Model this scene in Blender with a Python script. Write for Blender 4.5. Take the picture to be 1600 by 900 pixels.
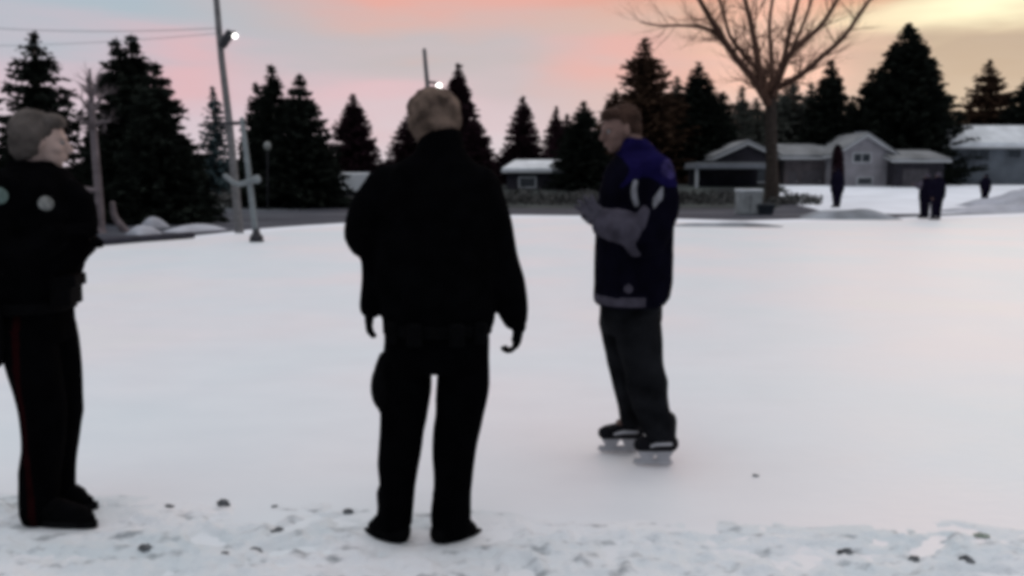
import bpy, bmesh, math, random
from mathutils import Vector, Matrix, noise
R = math.radians
S = bpy.context.scene
for o in list(bpy.data.objects): bpy.data.objects.remove(o)

# ------------------------------------------------------------------ camera
CAM_H, F, PITCH = 1.48, 1400.0, math.atan(172/1400)
cam_d = bpy.data.cameras.new('camera'); cam = bpy.data.objects.new('camera', cam_d)
S.collection.objects.link(cam); S.camera = cam
cam.location = (0, 0, CAM_H); cam.rotation_euler = (R(90)-PITCH, 0, 0)
cam_d.sensor_width = 36; cam_d.lens = 36*F/1600; cam_d.clip_end = 6000; cam_d.clip_start = .05
S.render.resolution_x, S.render.resolution_y = 1024, 576
S.render.engine = 'CYCLES'
S.cycles.filter_width = 4.8                     # soft low-resolution video lens
S.view_settings.view_transform = 'Standard'; S.view_settings.look = 'None'
S.view_settings.gamma = 1; S.view_settings.exposure = 0.18

# ------------------------------------------------------------------ sky
def lin(c):
    return tuple(((v/255)/12.92 if v/255 <= .04045 else ((v/255+.055)/1.055)**2.4) for v in c)
class NT:
    def __init__(s, nt): s.t = nt; nt.nodes.clear()
    def n(s, typ, **kw):
        x = s.t.nodes.new(typ)
        for k, v in kw.items():
            if k.startswith('i_'): x.inputs[int(k[2:]) if k[2:].isdigit() else k[2:].replace('_', ' ')].default_value = v
            else: setattr(x, k, v)
        return x
    def l(s, a, b): s.t.links.new(a, b)
    def m(s, op, a, b=None, clamp=False):
        x = s.t.nodes.new('ShaderNodeMath'); x.operation = op; x.use_clamp = clamp
        for i, v in enumerate((a, b)):
            if v is None: continue
            if isinstance(v, (int, float)): x.inputs[i].default_value = v
            else: s.l(v, x.inputs[i])
        return x.outputs[0]
    def ramp(s, f, stops, interp='LINEAR'):
        x = s.t.nodes.new('ShaderNodeValToRGB'); cr = x.color_ramp; cr.interpolation = interp
        while len(cr.elements) < len(stops): cr.elements.new(.5)
        for e, (p, c) in zip(cr.elements, stops):
            e.position = p; e.color = (*c, 1) if len(c) == 3 else c
        s.l(f, x.inputs[0]); return x.outputs[0]
    def mix(s, f, a, b, mode='MIX'):
        x = s.t.nodes.new('ShaderNodeMix'); x.data_type = 'RGBA'; x.blend_type = mode
        if isinstance(f, (int, float)): x.inputs[0].default_value = f
        else: s.l(f, x.inputs[0])
        for i, v in ((6, a), (7, b)):
            if isinstance(v, tuple): x.inputs[i].default_value = (*v, 1)
            else: s.l(v, x.inputs[i])
        return x.outputs[2]

SUN_AZ, SUN_EL = R(26), R(5)
W = bpy.data.worlds.new('World'); S.world = W; W.use_nodes = True
k = NT(W.node_tree)
tc = k.n('ShaderNodeTexCoord'); vec = tc.outputs['Generated']
nz = k.n('ShaderNodeTexNoise', i_Scale=2.6, i_Detail=4.0, i_Roughness=.5)
mp = k.n('ShaderNodeMapping'); mp.inputs['Scale'].default_value = (1.6, 1.6, 9)
k.l(vec, mp.inputs[0]); k.l(mp.outputs[0], nz.inputs['Vector'])
nz2 = k.n('ShaderNodeTexNoise', i_Scale=5.0, i_Detail=3.0)
mp2 = k.n('ShaderNodeMapping'); mp2.inputs['Scale'].default_value = (1, 1, 4); mp2.inputs['Location'].default_value = (3, 5, 1)
k.l(vec, mp2.inputs[0]); k.l(mp2.outputs[0], nz2.inputs['Vector'])
sp = k.n('ShaderNodeSeparateXYZ'); k.l(vec, sp.inputs[0])
az = k.m('MULTIPLY', k.m('ARCTAN2', sp.outputs[0], sp.outputs[1]), 180/math.pi)
el = k.m('MULTIPLY', k.m('ARCSINE', sp.outputs[2]), 180/math.pi)
az = k.m('ADD', az, k.m('MULTIPLY', k.m('SUBTRACT', nz2.outputs[0], .5), 9))
eld = k.m('ADD', el, k.m('MULTIPLY', k.m('SUBTRACT', nz.outputs[0], .5), 8.0))
e15 = k.m('DIVIDE', eld, 18.0, clamp=True)
def er(*st): return k.ramp(e15, [(e/18, lin(c)) for e, c in st])
A = er((0,(208,198,206)), (4,(208,188,198)), (6.5,(196,184,194)), (9,(172,184,194)), (12,(164,182,194)), (18,(175,185,200)))
B = er((0,(208,202,208)), (3,(212,194,200)), (5.5,(202,186,190)), (8,(192,182,184)), (9.8,(208,178,173)), (12.3,(230,166,153)), (18,(226,184,178)))
C_ = er((0,(206,188,186)), (4,(208,184,178)), (7,(222,178,166)), (9,(218,180,160)), (11.2,(228,152,128)), (18,(224,170,156)))
D = er((0,(204,192,180)), (4,(188,174,160)), (6.5,(180,162,146)), (8.2,(204,184,160)), (10.5,(206,178,150)), (13,(196,156,134)), (18,(214,180,166)))
def seg(a0, a1): return k.m('DIVIDE', k.m('SUBTRACT', az, a0), a1-a0, clamp=True)
c = k.mix(seg(-22, -8), A, B); c = k.mix(seg(0, 12), c, C_); c = k.mix(seg(17, 25), c, D)
def blob(a, e, wa, we, amt=1.0):
    x = k.m('POWER', k.m('DIVIDE', k.m('SUBTRACT', az, a), wa), 2)
    y = k.m('POWER', k.m('DIVIDE', k.m('SUBTRACT', eld, e), we), 2)
    return k.m('MULTIPLY', k.m('EXPONENT', k.m('MULTIPLY', k.m('ADD', x, y), -1.0)), amt, clamp=True)
c = k.mix(blob(-20, 5.8, 4, 1.6, .45), c, lin((236,172,172)))
c = k.mix(blob(-9, 4.9, 5, 1.2, .35), c, lin((238,182,188)))
c = k.mix(blob(6, 7.4, 4, 1.1, .4), c, lin((244,166,156)))
c = k.mix(blob(16.5, 8.4, 3.0, 3.4, 1.0), c, lin((255,208,188)))
c = k.mix(blob(26.5, 9.3, 5.5, 1.3, 1.0), c, lin((255,250,212)))
c = k.mix(blob(22, 8.8, 4, .7, .35), c, lin((252,226,190)))
# away from the sunset: grey blue cloud, darker behind
aa = k.m('ABSOLUTE', k.m('SUBTRACT', az, 8))
side = k.m('DIVIDE', k.m('SUBTRACT', aa, 42), 60, clamp=True)
c = k.mix(side, c, lin((98,112,132)))
up = k.m('DIVIDE', k.m('SUBTRACT', eld, 20), 32, clamp=True)
c = k.mix(up, c, (1.14, 1.15, 1.20))
below = k.m('DIVIDE', k.m('MULTIPLY', el, -1.0), 3, clamp=True)
c = k.mix(below, c, (.3, .32, .35))
bg = k.n('ShaderNodeBackground', i_Strength=.93); k.l(c, bg.inputs[0])
sky = k.n('ShaderNodeTexSky', sky_type='NISHITA', sun_disc=False); sky.sun_elevation = SUN_EL; sky.sun_rotation = SUN_AZ
bg2 = k.n('ShaderNodeBackground', i_Strength=.003); k.l(sky.outputs[0], bg2.inputs[0])
ad = k.n('ShaderNodeAddShader'); k.l(bg.outputs[0], ad.inputs[0]); k.l(bg2.outputs[0], ad.inputs[1])
wo = k.n('ShaderNodeOutputWorld'); k.l(ad.outputs[0], wo.inputs[0])

sd = bpy.data.lights.new('sun', 'SUN'); sun = bpy.data.objects.new('sun', sd); S.collection.objects.link(sun)
sd.energy = .5; sd.angle = R(20); sd.color = (1, .78, .6)
sun.rotation_euler = (R(90)-SUN_EL, 0, math.pi-SUN_AZ)   # shines from the far right towards the camera
sun.location = (20, 30, 30)

# ------------------------------------------------------------------ materials
def mat(name, col, rough=.8, var=.25, scale=6, bump=0, bscale=30, spec=.3, metal=0, emit=None, col2=None):
    m = bpy.data.materials.new(name); m.use_nodes = True; n = NT(m.node_tree)
    p = n.n('ShaderNodeBsdfPrincipled'); o = n.n('ShaderNodeOutputMaterial'); n.l(p.outputs[0], o.inputs[0])
    t = n.n('ShaderNodeTexCoord')
    x = n.n('ShaderNodeTexNoise', i_Scale=float(scale), i_Detail=5.0); n.l(t.outputs['Object'], x.inputs['Vector'])
    a = tuple(min(1, v*(1-var)) for v in col); b = col2 or tuple(min(1, v*(1+var)) for v in col)
    n.l(n.ramp(x.outputs[0], [(.32, a), (.68, b)]), p.inputs['Base Color'])
    p.inputs['Roughness'].default_value = rough; p.inputs['Specular IOR Level'].default_value = spec
    p.inputs['Metallic'].default_value = metal
    if emit: p.inputs['Emission Color'].default_value = (*emit[0], 1); p.inputs['Emission Strength'].default_value = emit[1]
    if bump:
        y = n.n('ShaderNodeTexNoise', i_Scale=float(bscale), i_Detail=6.0); n.l(t.outputs['Object'], y.inputs['Vector'])
        bb = n.n('ShaderNodeBump', i_Strength=bump, i_Distance=.02); n.l(y.outputs[0], bb.inputs['Height']); n.l(bb.outputs[0], p.inputs['Normal'])
    return m
M = {}
M['snow'] = mat('snow', (.74,.77,.82), .75, .10, .35, .4, 3)
M['black_cloth'] = mat('black_cloth', (.0016,.0016,.0020), 1, .3, 14, .3, 160, spec=.01)
M['black_trouser'] = mat('black_trouser', (.0014,.0014,.0018), 1, .3, 10, .3, 140, spec=.01)
M['black_leather'] = mat('black_leather', (.0022,.0022,.0026), .8, .3, 20, .2, 60, spec=.02)
M['red_stripe'] = mat('red_stripe', (.010,.002,.0025), 1, .3, 14, spec=.01)
M['skin'] = mat('skin', (.16,.10,.085), .7, .15, 20, spec=.12)
M['skin_pink'] = mat('skin_pink', (.34,.25,.22), .7, .12, 20, spec=.15)
M['hair_brown'] = mat('hair_brown', (.105,.075,.060), .9, .65, 14, .6, 90, spec=.05)
M['hair_grey'] = mat('hair_grey', (.070,.060,.055), .9, .6, 9, .6, 90, spec=.05)
M['hair_dark'] = mat('hair_dark', (.045,.026,.020), .9, .4, 14, .6, 90, spec=.05)
M['eye'] = mat('eye', (.16,.15,.15), .5, .05); M['iris'] = mat('iris', (.03,.02,.015), .3, .1)
M['patch'] = mat('patch', (.15,.155,.15), .8, .5, 30)
M['patch_green'] = mat('patch_green', (.08,.12,.11), .8, .3, 60)
M['jersey'] = mat('jersey', (.0028,.0026,.0062), 1, .35, 9, .3, 90, spec=.01)
M['jersey_purple'] = mat('jersey_purple', (.0065,.0050,.034), 1, .35, 9, spec=.01)
M['jersey_lilac'] = mat('jersey_lilac', (.028,.022,.075), 1, .5, 22, spec=.02)
M['jersey_grey'] = mat('jersey_grey', (.055,.050,.066), 1, .35, 14, .3, 60, spec=.02)
M['jersey_white'] = mat('jersey_white', (.20,.20,.22), 1, .3, 18, spec=.02)
M['glove_grey'] = mat('glove_grey', (.065,.060,.076), 1, .3, 30, spec=.03)
M['hockey_pants'] = mat('hockey_pants', (.0085,.009,.0105), 1, .6, 6, .3, 60, spec=.02)
M['skate_black'] = mat('skate_black', (.004,.004,.006), .7, .3, 30, spec=.1)
M['skate_white'] = mat('skate_white', (.36,.36,.38), .5, .1, 20)
M['steel'] = mat('steel', (.5,.5,.52), .3, .1, 20, metal=1)
M['needles'] = mat('needles', (.013,.016,.013), 1, .5, 1.2, spec=.01)
M['needles_brown'] = mat('needles_brown', (.056,.034,.023), 1, .5, 1.2, spec=.01)
M['needles_plum'] = mat('needles_plum', (.024,.012,.016), 1, .4, 1.2, spec=.01)
M['needles_blue'] = mat('needles_blue', (.055,.080,.085), 1, .5, 1.0, spec=.01)
M['needles_grey'] = mat('needles_grey', (.085,.090,.078), 1, .35, 1.0, spec=.01)
M['frost'] = mat('frost', (.14,.115,.12), .9, .35, 4)
M['bark'] = mat('bark', (.10,.070,.055), .9, .35, 5, .6, 20)
M['bark_glow'] = mat('bark_glow', (.085,.048,.036), .95, .3, 5, .5, 20, spec=.05)  # limb bark reddened: bleeding sunset glow put into the colour
M['bark_dark'] = mat('bark_dark', (.045,.036,.031), 1, .3, 5, .5, 20, spec=.02)
M['pole_wood'] = mat('pole_wood', (.13,.125,.125), .85, .25, 8, .5, 30)
M['pole_steel'] = mat('pole_steel', (.17,.19,.195), .6, .15, 8)
M['dark_metal'] = mat('dark_metal', (.02,.02,.024), .5, .2, 8)
M['lamp'] = mat('lamp', (.9,.9,.9), .4, .02, emit=((1,.97,.92), 5))
M['lamp_dim'] = mat('lamp_dim', (.14,.15,.15), .4, .02, emit=((.8,.85,.8), .03))
M['wall_white'] = mat('wall_white', (.22,.21,.225), .8, .2, 1.0)
M['wall_grey'] = mat('wall_grey', (.16,.17,.19), .8, .15, 1.5)
M['wall_blue'] = mat('wall_blue', (.088,.10,.115), .8, .3, .7)
M['wall_dark'] = mat('wall_dark', (.020,.018,.024), .85, .4, 1.2)
M['wall_brown'] = mat('wall_brown', (.065,.055,.058), .85, .4, 1.2)
M['trim'] = mat('trim', (.42,.43,.44), .7, .08, 4)
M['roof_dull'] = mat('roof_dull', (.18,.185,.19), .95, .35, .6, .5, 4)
M['glass'] = mat('glass', (.012,.016,.02), .15, .2, 4, spec=.5)
M['door'] = mat('door', (.05,.045,.05), .6, .3, 3)
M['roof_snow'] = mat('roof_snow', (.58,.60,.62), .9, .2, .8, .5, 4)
M['clod'] = mat('clod', (.05,.052,.056), .9, .6, 30, .8, 60, col2=(.16,.17,.18))
M['clod_moss'] = mat('clod_moss', (.20,.24,.20), .9, .3, 30, .8, 60)
M['rubber'] = mat('rubber', (.004,.004,.0045), .9, .3, 8, spec=.05)
M['box_pale'] = mat('box_pale', (.25,.26,.26), .8, .3, 2)
M['blue_dark'] = mat('blue_dark', (.012,.016,.022), .8, .3, 3)
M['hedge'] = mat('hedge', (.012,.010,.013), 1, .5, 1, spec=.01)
M['coat_dark'] = mat('coat_dark', (.006,.005,.012), 1, .3, 6, spec=.02)
M['coat_mauve'] = mat('coat_mauve', (.075,.065,.085), .9, .3, 6, spec=.1)

def ground_mats():
    # rink ice: packed snow ice, half glossy, with faint skate scuffs
    m = bpy.data.materials.new('rink_ice'); m.use_nodes = True; n = NT(m.node_tree)
    p = n.n('ShaderNodeBsdfPrincipled'); o = n.n('ShaderNodeOutputMaterial'); n.l(p.outputs[0], o.inputs[0])
    t = n.n('ShaderNodeTexCoord')
    a = n.n('ShaderNodeTexNoise', i_Scale=.3, i_Detail=2.0); n.l(t.outputs['Object'], a.inputs['Vector'])
    mpp = n.n('ShaderNodeMapping'); mpp.inputs['Scale'].default_value = (.7, 1.3, 1); n.l(t.outputs['Object'], mpp.inputs[0])
    b = n.n('ShaderNodeTexNoise', i_Scale=2.2, i_Detail=7.0, i_Roughness=.6); n.l(mpp.outputs[0], b.inputs['Vector'])
    c1 = n.ramp(a.outputs[0], [(.3, (.62,.685,.71)), (.47, (.66,.69,.715)), (.6, (.70,.685,.70)), (.72, (.70,.70,.69))])  # pinkish and bluish patches paint sky reflections into the base colour
    c2 = n.mix(.38, c1, n.ramp(b.outputs[0], [(.3, (.84,.86,.88)), (.7, (1,1,1))]), 'MULTIPLY')
    n.l(c2, p.inputs['Base Color'])
    n.l(n.ramp(b.outputs[0], [(.3, (.48,.48,.48)), (.7, (.58,.58,.58))]), p.inputs['Roughness'])
    p.inputs['Specular IOR Level'].default_value = .45
    d = n.n('ShaderNodeTexNoise', i_Scale=14.0, i_Detail=6.0); n.l(mpp.outputs[0], d.inputs['Vector'])
    bb = n.n('ShaderNodeBump', i_Strength=.22, i_Distance=.02); n.l(d.outputs[0], bb.inputs['Height']); n.l(bb.outputs[0], p.inputs['Normal'])
    M['ice'] = m
    # trampled snow: soiling plus painted shade of hollows and footprints, as dark noise
    m = bpy.data.materials.new('trampled_snow'); m.use_nodes = True; n = NT(m.node_tree)
    p = n.n('ShaderNodeBsdfPrincipled'); o = n.n('ShaderNodeOutputMaterial'); n.l(p.outputs[0], o.inputs[0])
    t = n.n('ShaderNodeTexCoord')
    mpp = n.n('ShaderNodeMapping'); mpp.inputs['Scale'].default_value = (1, 2.1, 1); n.l(t.outputs['Object'], mpp.inputs[0])
    a = n.n('ShaderNodeTexNoise', i_Scale=6.5, i_Detail=8.0, i_Roughness=.62); n.l(mpp.outputs[0], a.inputs['Vector'])
    b = n.n('ShaderNodeTexNoise', i_Scale=1.0, i_Detail=2.0); n.l(mpp.outputs[0], b.inputs['Vector'])
    dirt_hollows = n.ramp(a.outputs[0], [(.545, (0,0,0)), (.67, (1,1,1))])
    base = n.ramp(b.outputs[0], [(.35, (.56,.61,.635)), (.65, (.68,.69,.71))])
    n.l(n.mix(n.m('MULTIPLY', dirt_hollows, .72), base, (.13,.145,.155)), p.inputs['Base Color'])
    p.inputs['Roughness'].default_value = .7
    d = n.n('ShaderNodeTexNoise', i_Scale=40.0, i_Detail=6.0); n.l(t.outputs['Object'], d.inputs['Vector'])
    bb = n.n('ShaderNodeBump', i_Strength=.8, i_Distance=.012); n.l(d.outputs[0], bb.inputs['Height']); n.l(bb.outputs[0], p.inputs['Normal'])
    M['verge'] = m
    # road: asphalt with drifted snow
    m = bpy.data.materials.new('winter_road'); m.use_nodes = True; n = NT(m.node_tree)
    p = n.n('ShaderNodeBsdfPrincipled'); o = n.n('ShaderNodeOutputMaterial'); n.l(p.outputs[0], o.inputs[0])
    t = n.n('ShaderNodeTexCoord')
    mpp = n.n('ShaderNodeMapping'); mpp.inputs['Scale'].default_value = (.25, .9, 1); n.l(t.outputs['Object'], mpp.inputs[0])
    a = n.n('ShaderNodeTexNoise', i_Scale=.8, i_Detail=5.0); n.l(mpp.outputs[0], a.inputs['Vector'])
    n.l(n.ramp(a.outputs[0], [(.3, (.026,.028,.038)), (.55, (.052,.056,.070)), (.78, (.17,.185,.195))]), p.inputs['Base Color'])
    p.inputs['Roughness'].default_value = .85; p.inputs['Specular IOR Level'].default_value = .12
    M['road'] = m
ground_mats()

# ------------------------------------------------------------------ helpers
def P(px, py, Y):
    """a point on the plane y = Y seen at a photo pixel"""
    u, v = (px-800)/F, (450-py)/F
    d = Vector((u, math.cos(PITCH)+v*math.sin(PITCH), -math.sin(PITCH)+v*math.cos(PITCH)))
    return Vector((0, 0, CAM_H)) + d*(Y/d.y)
def G(px, py, z=0.0):
    """a point of the ground at height z"""
    u, v = (px-800)/F, (450-py)/F
    d = Vector((u, math.cos(PITCH)+v*math.sin(PITCH), -math.sin(PITCH)+v*math.cos(PITCH)))
    return Vector((0, 0, CAM_H)) + d*((z-CAM_H)/d.z)
def link(o, parent=None):
    S.collection.objects.link(o)
    if parent is not None: o.parent = parent
    return o
def tag(o, label=None, cat=None, group=None, kind=None):
    if label: o['label'] = label
    if cat: o['category'] = cat
    if group: o['group'] = group
    if kind: o['kind'] = kind
    return o
def empty(name, loc, label, cat, group=None):
    o = bpy.data.objects.new(name, None); o.location = loc; o.empty_display_size = .2
    link(o); return tag(o, label, cat, group)
def wloc(o):
    v = Vector((0,0,0))
    while o is not None: v += o.location; o = o.parent
    return v
class MB:
    def __init__(s): s.v = []; s.f = []
    def add(s, vs, fs):
        b = len(s.v); s.v += [Vector(q) for q in vs]; s.f += [tuple(i+b for i in f) for f in fs]; return s
    def box(s, c, d, rz=0):
        m = Matrix.Rotation(rz, 3, 'Z'); c = Vector(c)
        vs = [c + m @ Vector((x*d[0]/2, y*d[1]/2, z*d[2]/2)) for x in (-1,1) for y in (-1,1) for z in (-1,1)]
        return s.add(vs, [(0,1,3,2),(4,6,7,5),(0,4,5,1),(2,3,7,6),(0,2,6,4),(1,5,7,3)])
    def rings(s, rs, cap=True):
        n = len(rs[0]); b = len(s.v)
        for r in rs: s.v += r
        for i in range(len(rs)-1):
            for j in range(n):
                a = b+i*n+j; c = b+i*n+(j+1) % n
                s.f.append((a, c, c+n, a+n))
        if cap:
            s.f.append(tuple(b+j for j in range(n))[::-1]); s.f.append(tuple(b+(len(rs)-1)*n+j for j in range(n)))
        return s
    def ell(s, c, r, rot=None, nu=14, nv=9):
        rot = rot or Matrix.Identity(3); c = Vector(c); rs = []
        for i in range(1, nv):
            th = math.pi*i/nv
            rs.append([c + rot @ Vector((r[0]*math.sin(th)*math.cos(2*math.pi*j/nu), r[1]*math.sin(th)*math.sin(2*math.pi*j/nu), -r[2]*math.cos(th))) for j in range(nu)])
        return s.rings(rs)
    def tube(s, pts, rad, n=12, flat=1.0, sub=3, endcap=True):
        """round tube through pts with radii, smoothly interpolated, rounded ends"""
        pts = [Vector(p) for p in pts]; P2, R2 = [], []
        if sub > 1 and len(pts) > 2:
            for i in range(len(pts)-1):
                p0, p1, p2, p3 = pts[max(i-1,0)], pts[i], pts[i+1], pts[min(i+2, len(pts)-1)]
                for q in range(sub):
                    t = q/sub
                    P2.append(.5*((2*p1)+(p2-p0)*t+(2*p0-5*p1+4*p2-p3)*t*t+(3*p1-p0-3*p2+p3)*t**3)); R2.append(rad[i]*(1-t)+rad[i+1]*t)
            P2.append(pts[-1]); R2.append(rad[-1])
        else: P2, R2 = pts, list(rad)
        if endcap:
            d0 = (P2[0]-P2[1]).normalized(); d1 = (P2[-1]-P2[-2]).normalized(); a, b_ = R2[0], R2[-1]
            P2 = [P2[0]+d0*a*.85, P2[0]+d0*a*.5] + P2 + [P2[-1]+d1*b_*.5, P2[-1]+d1*b_*.85]
            R2 = [a*.4, a*.85] + R2 + [b_*.85, b_*.4]
        rs = []; ref = Vector((0, 1, 0))
        for i, p in enumerate(P2):
            t = (P2[min(i+1, len(P2)-1)]-P2[max(i-1, 0)]).normalized()
            if abs(t.dot(ref)) > .93: ref = Vector((1, 0, 0))
            x = (ref - t*t.dot(ref)).normalized(); y = t.cross(x)
            rs.append([p + (x*math.cos(2*math.pi*j/n)*flat + y*math.sin(2*math.pi*j/n))*R2[i] for j in range(n)])
        return s.rings(rs)
    def torso(s, rows, Y, yaw=0, n=28, power=2.5):
        """rows: (py, x_left, x_right, depth_half_m, y_offset_m) silhouettes at plane Y"""
        rs = []
        for (py, xl, xr, dh, yo) in rows:
            a, b_ = P(xl, py, Y), P(xr, py, Y); c = (a+b_)/2; hw = (b_-a).length/2
            ring = []
            for j in range(n):
                th = 2*math.pi*j/n; cs, sn = math.cos(th), math.sin(th)
                cx = math.copysign(abs(cs)**(2/power), cs); sy = math.copysign(abs(sn)**(2/power), sn)
                ring.append(Vector((c.x+hw*cx, Y+yo+dh*sy, c.z)))
            rs.append(ring)
        return s.rings(rs)
    def mesh(s, name, off=Vector((0,0,0))):
        me = bpy.data.meshes.new(name); me.from_pydata([v-off for v in s.v], [], s.f); me.update(); return me
    def build(s, name, m, parent=None, smooth=True):
        me = s.mesh(name, wloc(parent) if parent else Vector((0,0,0)))
        for q in (m if isinstance(m, list) else [m]): me.materials.append(q)
        if smooth:
            for p in me.polygons: p.use_smooth = True
        return link(bpy.data.objects.new(name, me), parent)
    def organic(s, name, m, parent, voxel=.008, smooth=2, fold=0, fscale=9, classify=None, stretch=(1,1,.45), seed=0):
        """union of all shapes as one continuous skin"""
        me = s.mesh('tmp'); t = bpy.data.objects.new('tmp', me); S.collection.objects.link(t)
        md = t.modifiers.new('r', 'REMESH'); md.mode = 'VOXEL'; md.voxel_size = voxel; md.use_smooth_shade = True
        if smooth:
            ms = t.modifiers.new('s', 'SMOOTH'); ms.iterations = smooth; ms.factor = .5
        dg = bpy.context.evaluated_depsgraph_get(); dg.update()
        nm = bpy.data.meshes.new_from_object(t.evaluated_get(dg)); bpy.data.objects.remove(t)
        nm.name = name; off = wloc(parent)
        ns = [v.normal.copy() for v in nm.vertices]
        for v, nn in zip(nm.vertices, ns):
            if fold:
                q = Vector((v.co.x*stretch[0], v.co.y*stretch[1], v.co.z*stretch[2]))*fscale + Vector((seed, seed*1.7, 0))
                a = noise.noise(q); b_ = noise.noise(q*2.3)
                v.co = v.co + nn*fold*((1-abs(a)*2.6)*.6 + b_*.45)
        nm.materials.clear()
        for q in (m if isinstance(m, list) else [m]): nm.materials.append(q)
        for p in nm.polygons:
            p.use_smooth = True
            if classify: p.material_index = classify(p.center)
        for v in nm.vertices: v.co = v.co - off
        return link(bpy.data.objects.new(name, nm), parent)

def hand(mb, wrist, d, pn, thumb, s=1.0, curl=.35, spread=.06, rs=1.0):
    """wrist point, direction of fingers d, palm normal pn (palm side), thumb side sign"""
    d = Vector(d).normalized(); pn = Vector(pn); pn = (pn-d*pn.dot(d)).normalized(); sx = d.cross(pn)*thumb
    w = Vector(wrist)
    L = .095*s
    mb.tube([w-d*.02*s, w+d*.02*s], [.026*s*rs, .028*s*rs], sub=1)
    for q in (-.027, -.009, .009, .027):
        mb.tube([w+sx*q*.7*s, w+d*L*.55+sx*q*s, w+d*L+sx*q*s], [.017*s*rs, .017*s*rs, .0125*s*rs], n=10, sub=2)
    for i, (q, ln) in enumerate(((.031, .074), (.0105, .083), (-.0105, .077), (-.031, .060))):
        ln *= s; p = w+d*L*.97+sx*q*s; ang = curl*(.8+.12*i); dd = (d+sx*spread*(1.5-i)*1.3).normalized(); pts = [p]
        for j, fr in enumerate((.46, .30, .24)):
            a = ang*(j+.7)
            p = p + (dd*math.cos(a)+pn*math.sin(a))*ln*fr; pts.append(p)
        mb.tube(pts, [.0098*s*rs, .0092*s*rs, .0085*s*rs, .0075*s*rs], n=9, sub=2)
    p = w+d*.022*s+sx*.026*s
    t1 = (d*.7+sx*.75+pn*.25).normalized(); t2 = (d*.95+sx*.25+pn*.35).normalized()
    mb.tube([p, p+t1*.038*s, p+t1*.038*s+t2*.030*s, p+t1*.038*s+t2*.054*s], [.016*s*rs, .0125*s*rs, .0105*s*rs, .009*s*rs], n=10, sub=2)

def head_shapes(mb, c, rot, s=1.0, nose=1.0):
    T = lambda x, y, z: Vector(c) + rot @ (Vector((x, y, z))*s)
    e = lambda x, y, z, r: mb.ell(T(x, y, z), tuple(q*s for q in r), rot)
    e(0, -.018, .035, (.074, .092, .082)); e(0, .012, .01, (.066, .076, .088))
    e(0, .032, -.055, (.050, .052, .052)); e(0, .052, -.088, (.024, .026, .020))
    e(0, .070, .022, (.052, .022, .014))                          # brow
    for q in (-1, 1):
        e(q*.038, .058, -.022, (.022, .026, .024))                # cheek
        e(q*.075, -.004, -.004, (.009, .019, .032))               # ear
    mb.tube([T(0, .082, .014), T(0, .094, -.008), T(0, .106, -.026)], [.009*s, .011*s, .014*s*nose], n=10)
    e(0, .094, -.032, (.017, .013, .009))
    e(0, .084, -.055, (.022, .012, .0065)); e(0, .082, -.066, (.019, .012, .007))
def eyes(parent, c, rot, s=1.0):
    for q in (-1, 1):
        p = Vector(c) + rot @ (Vector((q*.031, .0735, .002))*s)
        mb = MB(); mb.ell(p, (.0125*s,)*3, rot, 14, 10)
        o = mb.build('eye', M['eye'], parent)
        mb = MB(); mb.ell(p + rot @ Vector((0, .0105*s, 0)), (.006*s, .003*s, .006*s), rot, 12, 8)
        mb.build('iris', M['iris'], o)

# ------------------------------------------------------------------ ground, rink, road
def gh(x, y):
    t = min(1, max(0, (y-52)/22)); t = t*t*(3-2*t)
    return -.02 + .92*t
def axis(pts):
    out = []
    for a, b_, st in pts:
        n = max(1, int(round((b_-a)/st))); out += [a+(b_-a)*i/n for i in range(n)]
    return out+[pts[-1][1]]
def sheet(name, xs, ys, fn, m, kind='structure'):
    v = [Vector((x, y, fn(x, y))) for y in ys for x in xs]; n = len(xs)
    f = [(j*n+i, j*n+i+1, (j+1)*n+i+1, (j+1)*n+i) for j in range(len(ys)-1) for i in range(n-1)]
    mb = MB(); mb.v = v; mb.f = f; o = mb.build(name, m); o['kind'] = kind; return o
sheet('ground', axis([(-3000,-100,600),(-100,100,4),(100,3000,600)]), axis([(-2000,-10,400),(-10,50,10),(50,80,1.5),(80,3500,300)]), gh, M['snow'])
def flat_poly(name, pts, z, m):
    mb = MB(); mb.add([(p[0], p[1], z) for p in pts], [tuple(range(len(pts)))])
    o = mb.build(name, m, smooth=False); o['kind'] = 'structure'; return o
edge = [(-60,402),(60,392),(150,385),(230,378),(300,373),(400,362),(480,356),(560,351),(680,344),(800,340),(920,341),(1060,346),(1160,349),(1260,346),(1400,344),(1500,340),(1620,336),(1900,334)]
ice = [G(x, y) for x, y in edge]
ice = [(-15, 3)] + [(p.x, p.y) for p in ice] + [(30, 3)]
flat_poly('ice_rink', ice, 0, M['ice'])
far = [(1900,331),(1600,331),(1480,334),(1400,334),(1290,331),(1230,318),(1060,311),(900,308),(790,308),(560,317),(400,318),(300,320),(200,332),(100,345),(-60,352)]
roadp = [G(x, y-4, -.02) for x, y in edge] + [G(x, y, -.02) for x, y in far]
flat_poly('road', [(p.x, min(p.y, 51.5)) for p in roadp], -.016, M['road'])

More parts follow.
